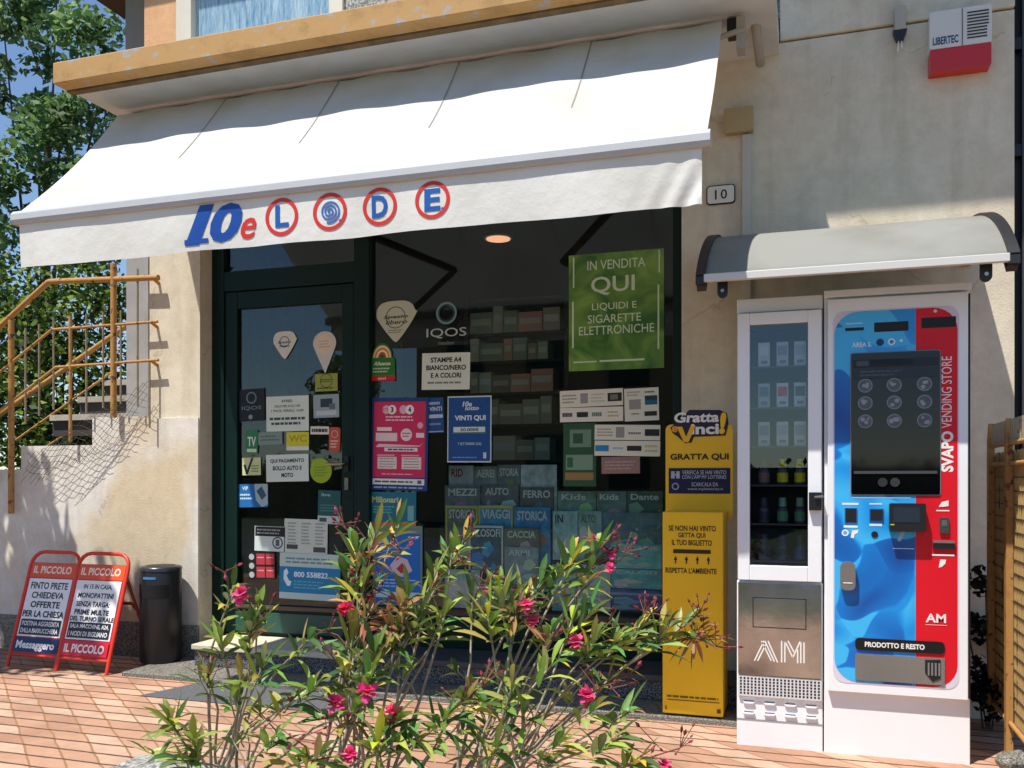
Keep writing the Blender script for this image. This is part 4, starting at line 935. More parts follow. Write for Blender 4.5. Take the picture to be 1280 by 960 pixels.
s = note((303, 326, 572, 594), 'pale yellow sticker with a big dark check mark', 'sticker', (206, 212, 160)); s.poly([(.06, .6), (.18, .62), (.26, .3), (.5, .98), (.62, .98), (.3, .05), (.2, .05)], (22, 44, 40)); s.lines(.5, .15, .92, .6, 3, (110, 140, 60)); fin(s)
s = note((333, 386, 568, 602), 'white notice about paying car tax, centre of the door', 'notice', (214, 226, 216)); s.text(.1, .68, .9, .84, 'QUI PAGAMENTO', (34, 42, 44), .035); s.text(.16, .42, .84, .58, 'BOLLO AUTO E', (34, 42, 44), .035); s.text(.36, .16, .64, .32, 'MOTO', (34, 42, 44), .035); fin(s, 'notice')
s = note((388, 415, 573, 604), 'round lime green sticker with a squared corner beside the handle', 'sticker', base=False)
q = [s.P(.5 + .5 * math.cos(R(a)), .5 + .5 * math.sin(R(a))) for a in range(90, 361, 15)] + [s.P(1, .5), s.P(1, .3)] ; q = [s.P(.5 + .5 * math.cos(R(a)), .5 + .5 * math.sin(R(a))) for a in range(0, 360, 15)]
s.mb.prism(q, 'y', s.Y, s.Y + s.th, ink((150, 178, 40))); s.lines(.2, .25, .8, .7, 4, (120, 146, 30)); s.poly([(.06, .82), (.1, .95), (.3, .98), (.2, .8)], (150, 178, 40)); fin(s)
s = note((298, 335, 605, 634), 'blue card with white letters and a pale picture at left of the door', 'sticker', (34, 110, 176), .01); s.text(.14, .74, .34, .9, 'VIP', (226, 236, 240), .02); s.lines(.06, .3, .5, .62, 2, (210, 226, 240)); s.poly([(.55, 1), (1, 1), (1, .1), (.8, 0), (.6, .3)], (160, 186, 196)); s.poly([(.62, .7), (.8, .9), (.95, .5), (.8, .3)], (60, 84, 100)); fin(s)
s = note((397, 425, 613, 655), 'dark teal card with white foot under the handle', 'sticker', (32, 86, 88)); s.text(.15, .82, .55, .92, 'live', (140, 190, 186), .02); s.lines(.1, .35, .85, .6, 3, (70, 130, 128)); s.rect(0, 0, 1, .24, (190, 204, 200)); s.rect(.08, .06, .4, .18, (60, 90, 90)); fin(s)
s = note((318, 356, 658, 689), 'black and white card with a round prohibition mark, lower door', 'sticker', (206, 220, 214)); s.rect(.02, .6, .98, .98, (30, 34, 34)); s.lines(.08, .66, .92, .92, 2, (150, 160, 156)); s.ring(.76, .35, .17, .035, (40, 46, 46)); s.rect(.70, .22, .82, .48, (90, 96, 96)); fin(s)
s = note((355, 409, 649, 692), 'white timetable sheet with faint columns, lower door', 'notice', (204, 212, 200)); 
for k in range(3): s.lines(.08 + k * .32, .25, .30 + k * .32, .92, 7, (150, 160, 150))
s.rect(.06, .12, .32, .25, (70, 80, 80)); s.rect(.68, .05, .96, .2, (70, 80, 80)); fin(s, 'notice')
s = note((349, 425, 692, 750), 'white and sky blue freephone panel with a white receiver, bottom of the door', 'notice', (190, 212, 206)); s.rect(0, .14, 1, .70, (30, 130, 176)); s.text(.24, .48, .80, .60, '800 558822', (226, 240, 244), .03); s.poly([(.07, .6), (.12, .66), (.15, .56), (.12, .5), (.16, .4), (.2, .38), (.18, .28), (.13, .28), (.07, .42)], (226, 240, 244)); s.lines(.24, .22, .8, .42, 3, (90, 170, 200)); s.lines(.1, .76, .9, .92, 2, (120, 140, 140)); fin(s, 'notice')
s = note((311, 344, 690, 724), 'dark card with four red squares at the bottom left of the door', 'sticker', (30, 26, 28))
for i in range(2):
    for j in range(2): s.rect(.30 + .36 * i, .06 + .48 * j, .62 + .36 * i, .46 + .48 * j, (176, 60, 70)); s.rect(.34 + .36 * i, .3 + .48 * j, .58 + .36 * i, .34 + .48 * j, (220, 150, 150))
for j in range(3): s.disc(.12, .16 + .33 * j, .1, (176, 180, 180))
fin(s)

# ------------------------------------------------------------------ posters on the window glass
GW = 'posters and stickers on the shop window'
def wnote(*a, **k): return note(*a, **k)
s = note((471, 519, 376, 428), 'large cream pick shaped sticker with black emblem, top left of the window', 'sticker', base=False); pickshape(s, (196, 200, 180)); s.ring(.5, .6, .26, .02, (50, 60, 56)); s.text(.18, .56, .82, .66, 'Spazio', (44, 54, 50), .03, .25); s.text(.24, .44, .80, .54, 'libero', (44, 54, 50), .02, .25); s.lines(.3, .22, .7, .32, 2, (120, 130, 116)); fin(s, g=GW)
s = note((533, 583, 374, 432), 'pale drop outline and letters on clear film, next to the cream pick', 'sticker', base=False); s.ring(.5, .70, .26, .05, (120, 150, 156)); s.ring(.5, .70, .2, .03, (40, 84, 90)); s.text(.0, .16, 1, .38, 'IQOS', (176, 188, 190), .005); s.text(.3, .02, .7, .10, 'rivenditori', (140, 150, 150)); fin(s, g=GW)
s = note((461, 494, 428, 476), 'green sticker with a rainbow arch and red foot, left edge of the window', 'sticker', base=False)
q = [s.P(.5 + .38 * math.cos(R(a)), .62 + .36 * math.sin(R(a))) for a in range(0, 181, 12)] + [s.P(.02, .55), s.P(0, .0), s.P(1, 0.02), s.P(.98, .55)]
s.mb.prism(q, 'y', s.Y, s.Y + s.th, ink((40, 118, 44))); s.rect(0.01, .0, .99, .13, (196, 36, 34))
for k, c_ in enumerate(((228, 214, 150), (220, 120, 60), (236, 226, 190), (196, 70, 40), (60, 90, 40))):
    rr_ = .34 - k * .06; s.poly([(.5 + rr_ * math.cos(R(a)), .60 + rr_ * .95 * math.sin(R(a))) for a in range(0, 181, 15)], c_)
s.text(.18, .40, .82, .50, 'Alleanza', (230, 236, 220), .02, .2); s.lines(.15, .2, .85, .36, 2, (190, 210, 180)); s.text(.35, .03, .65, .1, 'soci', (240, 210, 210), .02); fin(s, g=GW)
s = note((527, 587, 441, 487), 'white notice offering black and white or colour printing, in the window', 'notice', (214, 222, 210)); s.text(.18, .74, .82, .88, 'STAMPE A4', (30, 34, 34), .035); s.text(.09, .53, .92, .67, 'BIANCO/NERO', (30, 34, 34), .035); s.text(.19, .32, .82, .46, 'E A COLORI', (30, 34, 34), .035); s.lines(.12, .14, .88, .24, 1, (120, 128, 122), .5, .1); fin(s, 'notice', GW)
s = note((463, 534, 497, 613), 'tall magenta lottery poster in a blue border, left of the window', 'poster', (28, 62, 120)); s.rect(.04, .14, .95, .955, (206, 44, 92))
s.disc(.26, .87, .07, (226, 180, 196)); s.disc(.36, .87, .075, (244, 236, 238)); s.text(.335, .84, .385, .9, '3', (30, 30, 40), .04); s.text(.16, .855, .3, .885, 'FATE', (206, 44, 92), .02); s.disc(.56, .87, .07, (226, 180, 196)); s.disc(.67, .87, .075, (244, 236, 238)); s.text(.645, .84, .695, .9, '4', (30, 30, 40), .04)
s.lines(.25, .74, .8, .81, 2, (240, 200, 214)); s.rect(.1, .64, .36, .68, (240, 220, 224)); s.rect(.08, .53, .46, .62, (232, 210, 214)); s.rect(.08, .625, .46, .63, (120, 30, 60)); s.disc(.62, .6, .1, (236, 216, 220)); s.lines(.55, .57, .7, .63, 2, (190, 60, 90)); s.rect(.79, .57, .93, .62, (236, 216, 220)); s.disc(.86, .7, .05, (226, 170, 190))
s.rect(.24, .42, .82, .46, (238, 224, 226)); s.lines(.3, .425, .78, .455, 1, (110, 60, 80), .6, .05); s.poly([(.08, .47), (.14, .5), (.86, .485), (.92, .52), (.86, .475), (.12, .465)], (236, 200, 210))
for u0 in (.12, .55):
    s.rect(u0, .23, u0 + .34, .36, (226, 212, 206))
    for k in range(4): s.lines(u0 + .03, .24 + k * .03, u0 + .31, .262 + k * .03, 1, (140, 120, 120), .4, .1)
    s.rect(u0 - .01, .37, u0 + .3, .385, (226, 170, 186))
s.lines(.2, .165, .8, .185, 1, (240, 190, 206), .5, .1); s.rect(.04, .06, .95, .125, (226, 228, 226)); s.lines(.08, .07, .78, .115, 1, (70, 76, 84), .4, .05); s.rect(.83, .075, .9, .112, (90, 96, 100)); s.lines(.06, .015, .95, .045, 1, (150, 180, 210), .5, .1); fin(s, 'poster', GW)
s = note((535, 555, 497, 541), 'small dark blue poster half hidden behind the magenta one', 'poster', (28, 74, 130), Y=GY - .002); s.text(.1, .62, .9, .74, 'VINTI', (190, 208, 226), .03); s.rect(.05, .42, .95, .52, (180, 200, 220)); s.lines(.1, .78, .9, .9, 1, (170, 190, 220), .6); s.lines(.1, .2, .9, .3, 1, (120, 150, 190), .6); s.rect(.02, .02, .98, .05, (150, 180, 210)); fin(s, 'poster', GW)
s = note((559, 614, 495, 578), 'blue lottery poster announcing a win, white bordered, in the window', 'poster', (196, 212, 222)); s.rect(.025, .02, .975, .98, (24, 76, 140)); s.text(.34, .84, .56, .92, '10e', (200, 216, 226), .04, .2); s.text(.40, .785, .72, .85, 'lotto', (190, 208, 226), .04, .2); s.text(.17, .62, .87, .71, 'VINTI QUI', (226, 236, 244), .03); s.rect(.14, .455, .86, .535, (206, 220, 220)); s.text(.3, .47, .72, .52, '50.000€', (30, 50, 80), .03); s.poly([(.1, .43), (.14, .455), (.86, .455), (.9, .43)], (60, 110, 110)); s.text(.24, .26, .78, .30, '7 SETTEMBRE 2022', (170, 196, 226), .02); s.lines(.12, .06, .7, .09, 1, (120, 160, 200), .5); s.rect(.82, .06, .89, .15, (190, 210, 226)); fin(s, 'poster', GW)
s = note((462, 520, 615, 657), 'teal poster with yellowish title and orange foot under the magenta one', 'poster', (24, 110, 130)); s.text(.05, .68, .62, .86, 'Milionari', (180, 196, 130), .04, .0); s.lines(.08, .35, .6, .6, 3, (90, 170, 180)); s.rect(.82, .15, .95, .6, (110, 170, 170)); s.rect(0, 0, 1, .09, (206, 96, 50)); fin(s, 'poster', GW)
s = note((466, 528, 657, 757), 'bright blue poster with white footer at the lower left of the window', 'poster', (110, 132, 126)); s.rect(.06, .10, .96, .90, (24, 108, 190)); s.rect(.06, .78, .28, .92, (200, 206, 206)); s.text(.72, .83, .92, .87, 'Bingo', (190, 214, 236), .03); s.lines(.2, .66, .8, .74, 2, (110, 170, 220)); s.poly([(.35, .5), (.5, .62), (.7, .58), (.8, .44), (.6, .36), (.42, .4)], (206, 190, 196)); s.poly([(.48, .46), (.6, .54), (.68, .44), (.58, .4)], (176, 50, 66)); s.rect(.06, .10, .96, .17, (190, 210, 220)); s.lines(.1, .22, .9, .34, 3, (150, 190, 226)); s.rect(.06, .02, .96, .09, (30, 100, 176)); fin(s, 'poster', GW)
# green banner
s = Sheet(711, 830, 315, 462, DG); bm = bpy.data.materials.new('leafy_green_print'); bm.use_nodes = True
n = bm.node_tree.nodes; l = bm.node_tree.links; tc = n.new('ShaderNodeTexCoord'); t = n.new('ShaderNodeTexNoise'); t.inputs['Scale'].default_value = 4.5; t.inputs['Detail'].default_value = 3; t.inputs['Distortion'].default_value = 1.2
r = n.new('ShaderNodeValToRGB'); r.color_ramp.elements[0].position = .35; r.color_ramp.elements[1].position = .68; r.color_ramp.elements[0].color = (*lin((46, 104, 34)), 1); r.color_ramp.elements[1].color = (*lin((128, 168, 72)), 1)
l.new(tc.outputs['Object'], t.inputs['Vector']); l.new(t.outputs[0], r.inputs[0]); l.new(r.outputs[0], n['Principled BSDF'].inputs['Base Color']); n['Principled BSDF'].inputs['Roughness'].default_value = .4
s.mb.box(s.X0, s.Y, s.Z0, s.X1, s.Y + .002, s.Z1, bm)
GT = (206, 222, 190)
s.text(.2, .86, .81, .94, 'IN VENDITA', GT, .005); s.text(.24, .64, .70, .80, 'QUI', GT, .012); s.text(.25, .505, .72, .575, 'LIQUIDI E', GT, .005); s.text(.205, .405, .765, .475, 'SIGARETTE', GT, .005); s.text(.11, .305, .90, .38, 'ELETTRONICHE', GT, .005)
for q in ((.045, .72, .06, .98), (.035, .2, .055, .6), (.945, .8, .958, .99), (.935, .16, .952, .70), (.05, .07, .30, .082), (.33, .07, .80, .086)): s.rect(*q, GT)
s.done('banner', 'large green banner advertising electronic cigarettes, top right of the window', 'banner', GW)
s = note((700, 779, 487, 508), 'upper long white payment strip with a dark badge, right of the window', 'sticker', (222, 222, 208)); s.lines(.04, .2, .28, .8, 3, (150, 150, 140)); s.lines(.5, .2, .72, .8, 3, (190, 190, 176)); s.rect(.76, .25, .98, .75, (40, 36, 30)); s.rect(.80, .35, .92, .65, (120, 116, 100)); s.rect(.33, .2, .45, .8, (150, 150, 146)); fin(s, g=GW)
s = note((700, 779, 509, 527), 'long white strip of small payment marks under the dark badge strip', 'sticker', (224, 224, 210)); s.lines(.04, .3, .2, .7, 1, (60, 64, 60), .7, .05); s.rect(.27, .32, .45, .68, (44, 44, 44)); s.lines(.51, .3, .68, .7, 1, (110, 130, 120), .7); s.lines(.76, .25, .95, .75, 2, (190, 180, 120)); fin(s, g=GW)
s = note((781, 824, 485, 526), 'squarish white card with a blue block, highest at the right of the window', 'sticker', (218, 222, 208)); s.rect(.14, .36, .48, .66, (150, 150, 146)); s.rect(.6, .48, .96, .76, (30, 96, 140)); s.rect(.6, .62, .96, .76, (40, 60, 70)); s.rect(.58, .14, .94, .28, (40, 44, 44)); s.lines(.08, .75, .5, .93, 2, (160, 164, 150)); s.lines(.6, .82, .95, .92, 1, (70, 76, 70)); s.lines(.2, .18, .45, .26, 1, (110, 116, 110)); fin(s, g=GW)
s = note((743, 825, 531, 550), 'white strip with a single black badge above the blue marked strip', 'sticker', (222, 224, 208)); s.lines(.04, .2, .3, .8, 3, (160, 160, 150)); s.rect(.33, .15, .46, .85, (150, 150, 146)); s.lines(.52, .3, .72, .6, 1, (120, 124, 116)); s.rect(.77, .28, .99, .72, (36, 40, 40)); fin(s, g=GW)
s = note((743, 825, 551, 570), 'lowest white strip with blue and black marks, right of the window', 'sticker', (224, 226, 208)); s.rect(.01, .3, .22, .7, (40, 136, 190)); s.lines(.28, .35, .46, .65, 1, (150, 190, 206)); s.rect(.5, .34, .72, .68, (40, 40, 42)); s.lines(.77, .2, .97, .8, 2, (196, 190, 140)); fin(s, g=GW)
s = note((704, 745, 529, 608), 'dark green price poster behind the white payment strips', 'poster', (40, 84, 52), Y=GY - .002); s.rect(.2, .62, .85, .90, (110, 140, 118)); s.rect(.3, .68, .6, .84, (50, 84, 60)); s.rect(.08, .26, .9, .50, (120, 150, 126)); s.rect(.12, .3, .3, .46, (50, 100, 60)); s.rect(.06, .1, .92, .22, (150, 120, 70)); fin(s, 'poster', GW)
s = note((752, 800, 571, 592), 'dull pink card below the white payment strips', 'sticker', (150, 120, 112), Y=GY - .002); s.lines(.08, .2, .9, .8, 3, (180, 156, 148)); fin(s, g=GW)

# ------------------------------------------------------------------ magazines and boxes in the window display
GM = 'magazines in the window display'
def mag(box, Y, rgb, title, tcol, label, pic=None, border=None, name='magazine', cat='magazine'):
    up_ = lambda c: tuple(min(245, v * 1.5 + 22) for v in c)
    rgb = up_(rgb); pic = up_(pic) if pic else None; border = up_(border) if border else None
    if tcol and sum(tcol) > 420: tcol = (236, 240, 238)
    s = Sheet(*box, Y); s.th = .008; s.mb.box(s.X0, s.Y, s.Z0, s.X1, s.Y + s.th, s.Z1, mat('cover_%d_%d' % (box[0], box[2]), rgb, .4, var=.55, scale=9 + (box[0] * 7 % 11)))
    if border: 
        for q in ((0, 0, .05, 1), (.95, 0, 1, 1), (0, .95, 1, 1)): s.rect(*q, border)
    if pic:
        rr_ = random.Random(len(label)); 
        for k in range(5):
            cx2, cy2, w2, h2 = rr_.uniform(.15, .8), rr_.uniform(.1, .55), rr_.uniform(.08, .3), rr_.uniform(.06, .22)
            c2 = tuple(max(8, min(240, v + rr_.randint(-40, 40))) for v in pic)
            s.poly([(max(.06, cx2 - w2), cy2 - h2 * .6), (cx2, max(.03, cy2 - h2)), (min(.94, cx2 + w2), cy2), (cx2 + w2 * .3, cy2 + h2), (max(.06, cx2 - w2 * .6), cy2 + h2 * .7)], c2)
        s.lines(.1, .05, .7, .14, 1, (200, 200, 196), .5)
    if title: s.text(.10, .76, .10 + min(.82, .16 * len(title)), .93, title, tcol, .025)
    s.done(name, label, cat, GM)
mag((561, 592, 582, 640), .36, (110, 116, 120), 'RID', (150, 40, 44), 'grey magazine with red initials, back row left', (90, 96, 100))
mag((593, 621, 583, 640), .365, (84, 92, 96), 'AEREI', (180, 186, 186), 'slate grey magazine next to the red titled one', (110, 116, 120))
mag((622, 650, 581, 640), .37, (70, 80, 84), 'STORIA', (196, 204, 204), 'dark history magazine in the back row, third along', (96, 90, 84))
mag((651, 696, 581, 660), .355, (126, 136, 136), '', None, 'tall pale magazine with a light cover at the right end of the back row', (176, 180, 176))
mag((556, 600, 607, 660), .33, (66, 74, 80), 'MEZZI', (150, 160, 164), 'dark picture magazine, middle row left', (96, 100, 100))
mag((602, 648, 606, 660), .335, (58, 66, 70), 'AUTO', (170, 180, 180), 'dark motoring magazine, middle row centre', (120, 126, 124))
mag((650, 692, 609, 665), .332, (52, 58, 62), 'FERRO', (160, 168, 168), 'dark magazine with pale title, middle row right', (80, 84, 84))
mag((557, 597, 632, 700), .30, (70, 78, 70), 'STORICA', (200, 206, 190), 'history magazine with mustard border and grey cover', (100, 104, 90), (130, 128, 56))
mag((598, 641, 632, 700), .295, (36, 100, 140), 'VIAGGI', (206, 220, 226), 'blue travel magazine with a mustard border', (60, 120, 140), (140, 132, 50))
mag((642, 688, 634, 704), .298, (30, 90, 130), 'STORICA', (190, 206, 214), 'blue history magazine without border, right of the travel one', (90, 80, 60))
mag((586, 629, 657, 716), .26, (26, 54, 70), 'FILOSOFI', (206, 214, 214), 'navy philosophy magazine with white border, front row', (30, 110, 160), (180, 190, 190))
mag((630, 673, 660, 712), .262, (74, 70, 58), 'CACCIA', (206, 200, 180), 'brown hunting magazine in the front row', (110, 104, 86))
mag((631, 673, 684, 730), .235, (96, 108, 110), 'ARMI', (206, 214, 216), 'grey magazine at the very front, under the brown one', (130, 138, 136))
mag((697, 745, 614, 660), .36, (70, 100, 92), 'Kids', (196, 206, 200), 'green tinted children magazine, right group top left', (100, 124, 110))
mag((746, 783, 614, 660), .362, (64, 90, 88), 'Kids', (190, 204, 200), 'second children magazine, between the first and the Dante one', (120, 110, 110))
mag((784, 828, 614, 660), .358, (30, 62, 52), 'Dante', (222, 232, 220), 'dark green magazine with large white title at the right', (70, 96, 90))
mag((691, 722, 639, 700), .31, (110, 146, 160), 'IN', (40, 60, 70), 'pale blue magazine at the left of the right group', (150, 170, 176))
mag((723, 752, 639, 700), .312, (96, 120, 120), 'ALTO', (110, 140, 60), 'greenish magazine with a green title, lower right group', (130, 146, 140))
mag((753, 827, 641, 700), .315, (56, 84, 94), '', None, 'wide dark teal magazine behind the sticker box', (100, 126, 130))
mag((764, 827, 680, 711), .26, (70, 150, 200), 'FIGURINE', (236, 120, 150), 'light blue sticker box with pink lettering', (120, 180, 210), None, 'sticker_box', 'box')
mag((764, 827, 712, 736), .255, (60, 130, 176), 'CALCIO', (190, 220, 232), 'blue sticker box under the pink lettered one', (160, 190, 206), None, 'sticker_box', 'box')
mag((764, 827, 737, 764), .252, (44, 70, 120), '', None, 'dark blue flat box at the window bottom right', (90, 110, 160), None, 'sticker_box', 'box')
mag((556, 600, 712, 762), .24, (126, 164, 164), '', None, 'pale teal leaflet at the bottom of the window, left one', (150, 186, 184), None, 'leaflet', 'leaflet')
mag((601, 640, 732, 764), .238, (140, 172, 172), '', None, 'pale teal leaflet at the bottom of the window, right one', (160, 190, 186), None, 'leaflet', 'leaflet')
mag((690, 720, 706, 764), .24, (96, 140, 150), 'BLU', (40, 70, 90), 'sea blue magazine left of the red titled one, window bottom', (130, 170, 176))
mag((721, 763, 706, 764), .242, (150, 160, 160), 'VEL', (190, 30, 50), 'light magazine with red title at the window bottom', (110, 156, 176))
# display steps carrying them, one back shelf
b = MB()
sx0_, sx1_ = on_wall(545, 600, .3).x, on_wall(832, 600, .3).x
zb = zsill
m_sh = mat('shelf_dark_wood', (46, 38, 32), .6)
for (ya_, yb_, yy) in ((.245, .29, 730), (.29, .345, 702), (.345, .5, 660)):
    zz = on_wall(690, yy, ya_).z; b.box(sx0_, ya_ + .012, zb + .001, sx1_, yb_ + .012, zz, m_sh)
tag(b.build('display_stand', loc=((sx0_ + sx1_) / 2, .35, zb)), 'dark stepped wooden stand carrying the window magazines', 'display stand')
# back shelving with boxes far inside
sh = thing('shop_shelving', (on_wall(640, 500, 1.3).x, 1.3, pz), 'dim wall shelving full of packs deep inside the shop', 'shelving')
b = MB(); q0, q1 = on_wall(585, 500, 1.3).x, on_wall(705, 500, 1.3).x
zs = [on_wall(645, y_, 1.3).z for y_ in (640, 575, 530, 490, 450, 415, 372)]
b.box(q0 - .03, 1.3, pz, q0, 1.62, zs[-1], m_sh); b.box(q1, 1.3, pz, q1 + .03, 1.62, zs[-1], m_sh); b.box(q0, 1.6, pz, q1, 1.62, zs[-1], m_sh)
for z in zs: b.box(q0, 1.3, z - .018, q1, 1.6, z, m_sh)
b.build('rack', sh)
rr_ = random.Random(5); b = MB()
for k in range(len(zs) - 1):
    x = q0 + .01
    while x < q1 - .08:
        wd = rr_.uniform(.07, .2); hgt = (zs[k + 1] - zs[k] - .02) * rr_.uniform(.6, .95)
        c_ = rr_.choice([(226, 216, 196), (190, 180, 164), (230, 170, 160), (160, 176, 164), (236, 230, 210), (150, 136, 126), (200, 210, 190)])
        if x + wd < q1: b.box(x, 1.32, zs[k] + .001, x + wd - .006, 1.5, zs[k] + hgt, ink(c_)); b.box(x + .01, 1.317, zs[k] + hgt * .4, x + wd - .016, 1.319, zs[k] + hgt * .7, ink(tuple(min(235, v + 50) for v in c_)))
        x += wd
tag(b.build('stock', sh), kind='stuff')

# ------------------------------------------------------------------ staircase on the left
SX = lambda x, y=560, Y=0: on_wall(x, y, Y).x
SZ = lambda x, y, Y=0: on_wall(x, y, Y).z
stt = thing('outdoor_staircase', (XL - .8, .3, 0), 'white rendered outside staircase climbing beside the shop wall', 'staircase')
b = MB(); zA, zB = SZ(80, 557), SZ(150, 521)
xa_, xb2 = SX(28), SX(117)
Lx = -7.2
b.prism([(Lx, 0), (XC - .006, 0), (XC - .006, zB - .02), (XL + .0, zB - .02), (XL, zB), (xb2, zB), (xb2, zA), (xa_, zA), (xa_, zA - .17), (xa_ - .3, zA - .17), (xa_ - .3, zA - .34), (xa_ - .6, zA - .34), (xa_ - .6, zA - .5), (Lx, zA - .5)], 'y', -.012, .0, m_low)
b.prism([(Lx, 0), (XL - .003, 0), (XL - .003, zB - .005), (xb2 + .004, zB - .005), (xb2 + .004, zA - .005), (xa_ + .004, zA - .005), (xa_ + .004, zA - .175), (Lx, zA - .5)], 'y', .001, .16, m_low)
b.build('side_wall', stt)
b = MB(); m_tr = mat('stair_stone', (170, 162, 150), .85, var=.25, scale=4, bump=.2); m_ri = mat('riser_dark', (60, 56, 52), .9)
for k in range(7):
    zz = zB + .02 + .165 * k; y0_ = .42 + .28 * k
    b.box(XL - 1.3, y0_, zz, XL - .01, y0_ + .34, zz + .045, m_tr); b.box(XL - 1.3, y0_ + .03, zz - .12, XL - .01, y0_ + .05, zz, m_ri)
for k in range(4):
    b.box(xb2 - .3 * k - .3, .17, zA - .17 * k - .05, xb2 - .3 * k + .02, 1.4, zA - .17 * k - .008, m_tr)
b.build('step', stt)
m_gw = mat('whitewashed_post', (160, 158, 156), .8, var=.15)
x0 = on_wall(158, 400, .35).x; x1 = on_wall(185, 400, .35).x
b = MB(); b.box(x0, .35, 1.2, x1, .45, SZ(170, 290, .35), m_gw); b.build('newel_wall', stt)
# railing
RY = -.06
rl = thing('stair_railing', (XL - .7, RY, 1.0), 'rusty yellow pipe railing with torn wire mesh on the staircase', 'railing')
def rp(x, y, Y=RY): return on_wall(x, y, Y)
b = MB(); b.tube([rp(-60, 455), rp(0, 408), rp(60, 353), rp(62, 352), rp(198, 347)], .020, m_rust, 10); b.build('handrail', rl)
for (xx, ya_, yb2) in ((14, 400, 642), (142, 330, 522)):
    b = MB(); p0, p1 = rp(xx, ya_), rp(xx, yb2); b.tube([p0, (p0.x, p0.y, p1.z)], .021, m_rust, 10); b.build('post', rl)
for pts in ([(-60, 515), (0, 465), (65, 412), (197, 402)], [(-60, 562), (0, 513), (70, 459), (198, 450)]):
    b = MB(); b.tube([rp(*q) for q in pts], .010, m_rust, 8); b.build('rail', rl)
b = MB(); b.tube([rp(-40, 545, .9), rp(0, 518, .9), rp(140, 420, .9), rp(190, 385, .9)], .022, m_rust, 8); b.tube([rp(20, 550, .9), rp(140, 465, .9)], .010, m_rust, 8); b.tube([rp(40, 570, .9), rp(140, 505, .9)], .008, m_rust, 8); b.build('far_rail', rl)
m_bal = peeling('grey_rusty_bar', (140, 128, 104), (104, 70, 44), .6, 20, .7)
for (xx, ya_, yb2) in ((32, 410, 530), (49, 405, 520), (67, 398, 512), (88, 395, 552), (108, 392, 516), (129, 390, 510), (151, 388, 505), (172, 336, 508), (187, 450, 535)):
    p0, p1 = rp(xx, ya_), rp(xx, yb2); b = MB(); b.tube([p0, (p0.x, p0.y, p1.z)], .0125 if xx == 88 else .0075, m_rust if xx == 88 else m_bal, 6); b.build('baluster', rl)
for (xx, ya_) in ((190, 347), (188, 402), (188, 450)):
    p0 = rp(xx, ya_); b = MB(); b.tube([p0, (p0.x + .01, 0, p0.z - .03)], .012, m_rust, 6); b.build('wall_stub', rl)
# chain link mesh, torn and sagging
b = MB(); m_wire = mat('rusty_wire', (86, 78, 66), .6, metal=.4)
def mesh_pt(i, j):
    x = 34 + i * 9.6; top = 566 - i * 5.6
    y = top + j * 8.5 + 3 * math.sin(i * .7) + 3 * math.sin(j * .5 + i * .4)
    return on_wall(x + 2.0 * math.sin(j * 1.3 + i) - j * 1.5, y, RY - .02 + .02 * math.sin(i * .5 + j * .3))
ni = 17
for i in range(ni):
    nj = 2 + int(5.5 * max(0, math.sin(math.pi * (i + 1.5) / (ni + 2))) ** .8)
    for j in range(nj):
        for di, dj in ((1, 1), (-1, 1)):
            if 0 <= i + di < ni:
                a_, c_ = mesh_pt(i, j), mesh_pt(i + di, j + dj)
                mid = (a_ + c_) / 2; b.tube([a_, mid + Vector((0, -.004, 0)), c_], .0016, m_wire, 4, cap=False)
b.build('wire_mesh', rl)

# ------------------------------------------------------------------ fence, shade panel and passage on the right
FX = 0.85
fe = thing('rusty_fence', (FX, -.6, 0), 'rusty yellow metal fence with woven panel and spiked top at the right edge', 'fence')
f0, f1 = -1.6, -.25
zt_ = on_wall(1240, 553, -.25).z; zb_ = .14
m_reed = peeling('reed_panel', (182, 152, 98), (84, 64, 40), .58, 30, .85, (1, 1, .1))
b = MB(); y = f0
k = 0
while y < f1:
    b.box(FX + .012 + .004 * math.sin(k * 2.1), y, zb_, FX + .020 + .004 * math.sin(k * 2.1), y + .0085, zt_ - .06 + .01 * math.sin(k * 1.7), m_reed); y += .0105; k += 1
for z in [zb_ + .02 + .06 * i for i in range(int((zt_ - zb_ - .1) / .06))]: b.box(FX + .006, f0, z, FX + .011, f1, z + .004, m_wire)
b.build('woven_panel', fe)
for yy in (f1 - .02, -.68, -1.5):
    b = MB(); b.box(FX - .022, yy - .022, .0 if yy < -.3 else .1, FX + .006, yy + .022, zt_ + .02, m_rust); b.prism([(yy - .022, zt_ + .021), (yy + .022, zt_ + .021), (yy, zt_ + .09)], 'x', FX - .02, FX + .004, m_rust); b.build('post', fe)
for z in (zt_ - .02, zt_ - .11, zb_ + .02):
    b = MB(); b.tube([(FX - .004, f0, z), (FX - .004, f1, z)], .011, m_rust, 8); b.build('rail', fe)
b = MB(); y = f0 + .03
while y < f1 + .05:
    b.prism([(y - .008, zt_ - .01), (y + .008, zt_ - .01), (y, zt_ + .085)], 'x', FX - .008, FX, m_bal); y += .045
b.build('spike', fe)
p = on_level(1262, 945, 0)
bm_ = bmesh.new(); bmesh.ops.create_icosphere(bm_, subdivisions=3, radius=.07)
for v in bm_.verts:
    f_ = 1 + .25 * math.sin(v.co.x * 40) * math.sin(v.co.y * 37 + 1) + .12 * math.sin(v.co.z * 70); v.co = v.co * f_; v.co.z *= .8
me = bpy.data.meshes.new('kerb_stone'); bm_.to_mesh(me); bm_.free(); me.materials.append(m_base)
ks = bpy.data.objects.new('kerb_stone', me); C.objects.link(ks); ks.location = (.81, -.93, .05); tag(ks, 'rough grey stone lying at the foot of the rusty fence', 'stone')
dg_ = thing('shade_panel', (XE + .5, .15, 0), 'tall black panel standing in for deep shade at the right end of the facade', 'shade panel')
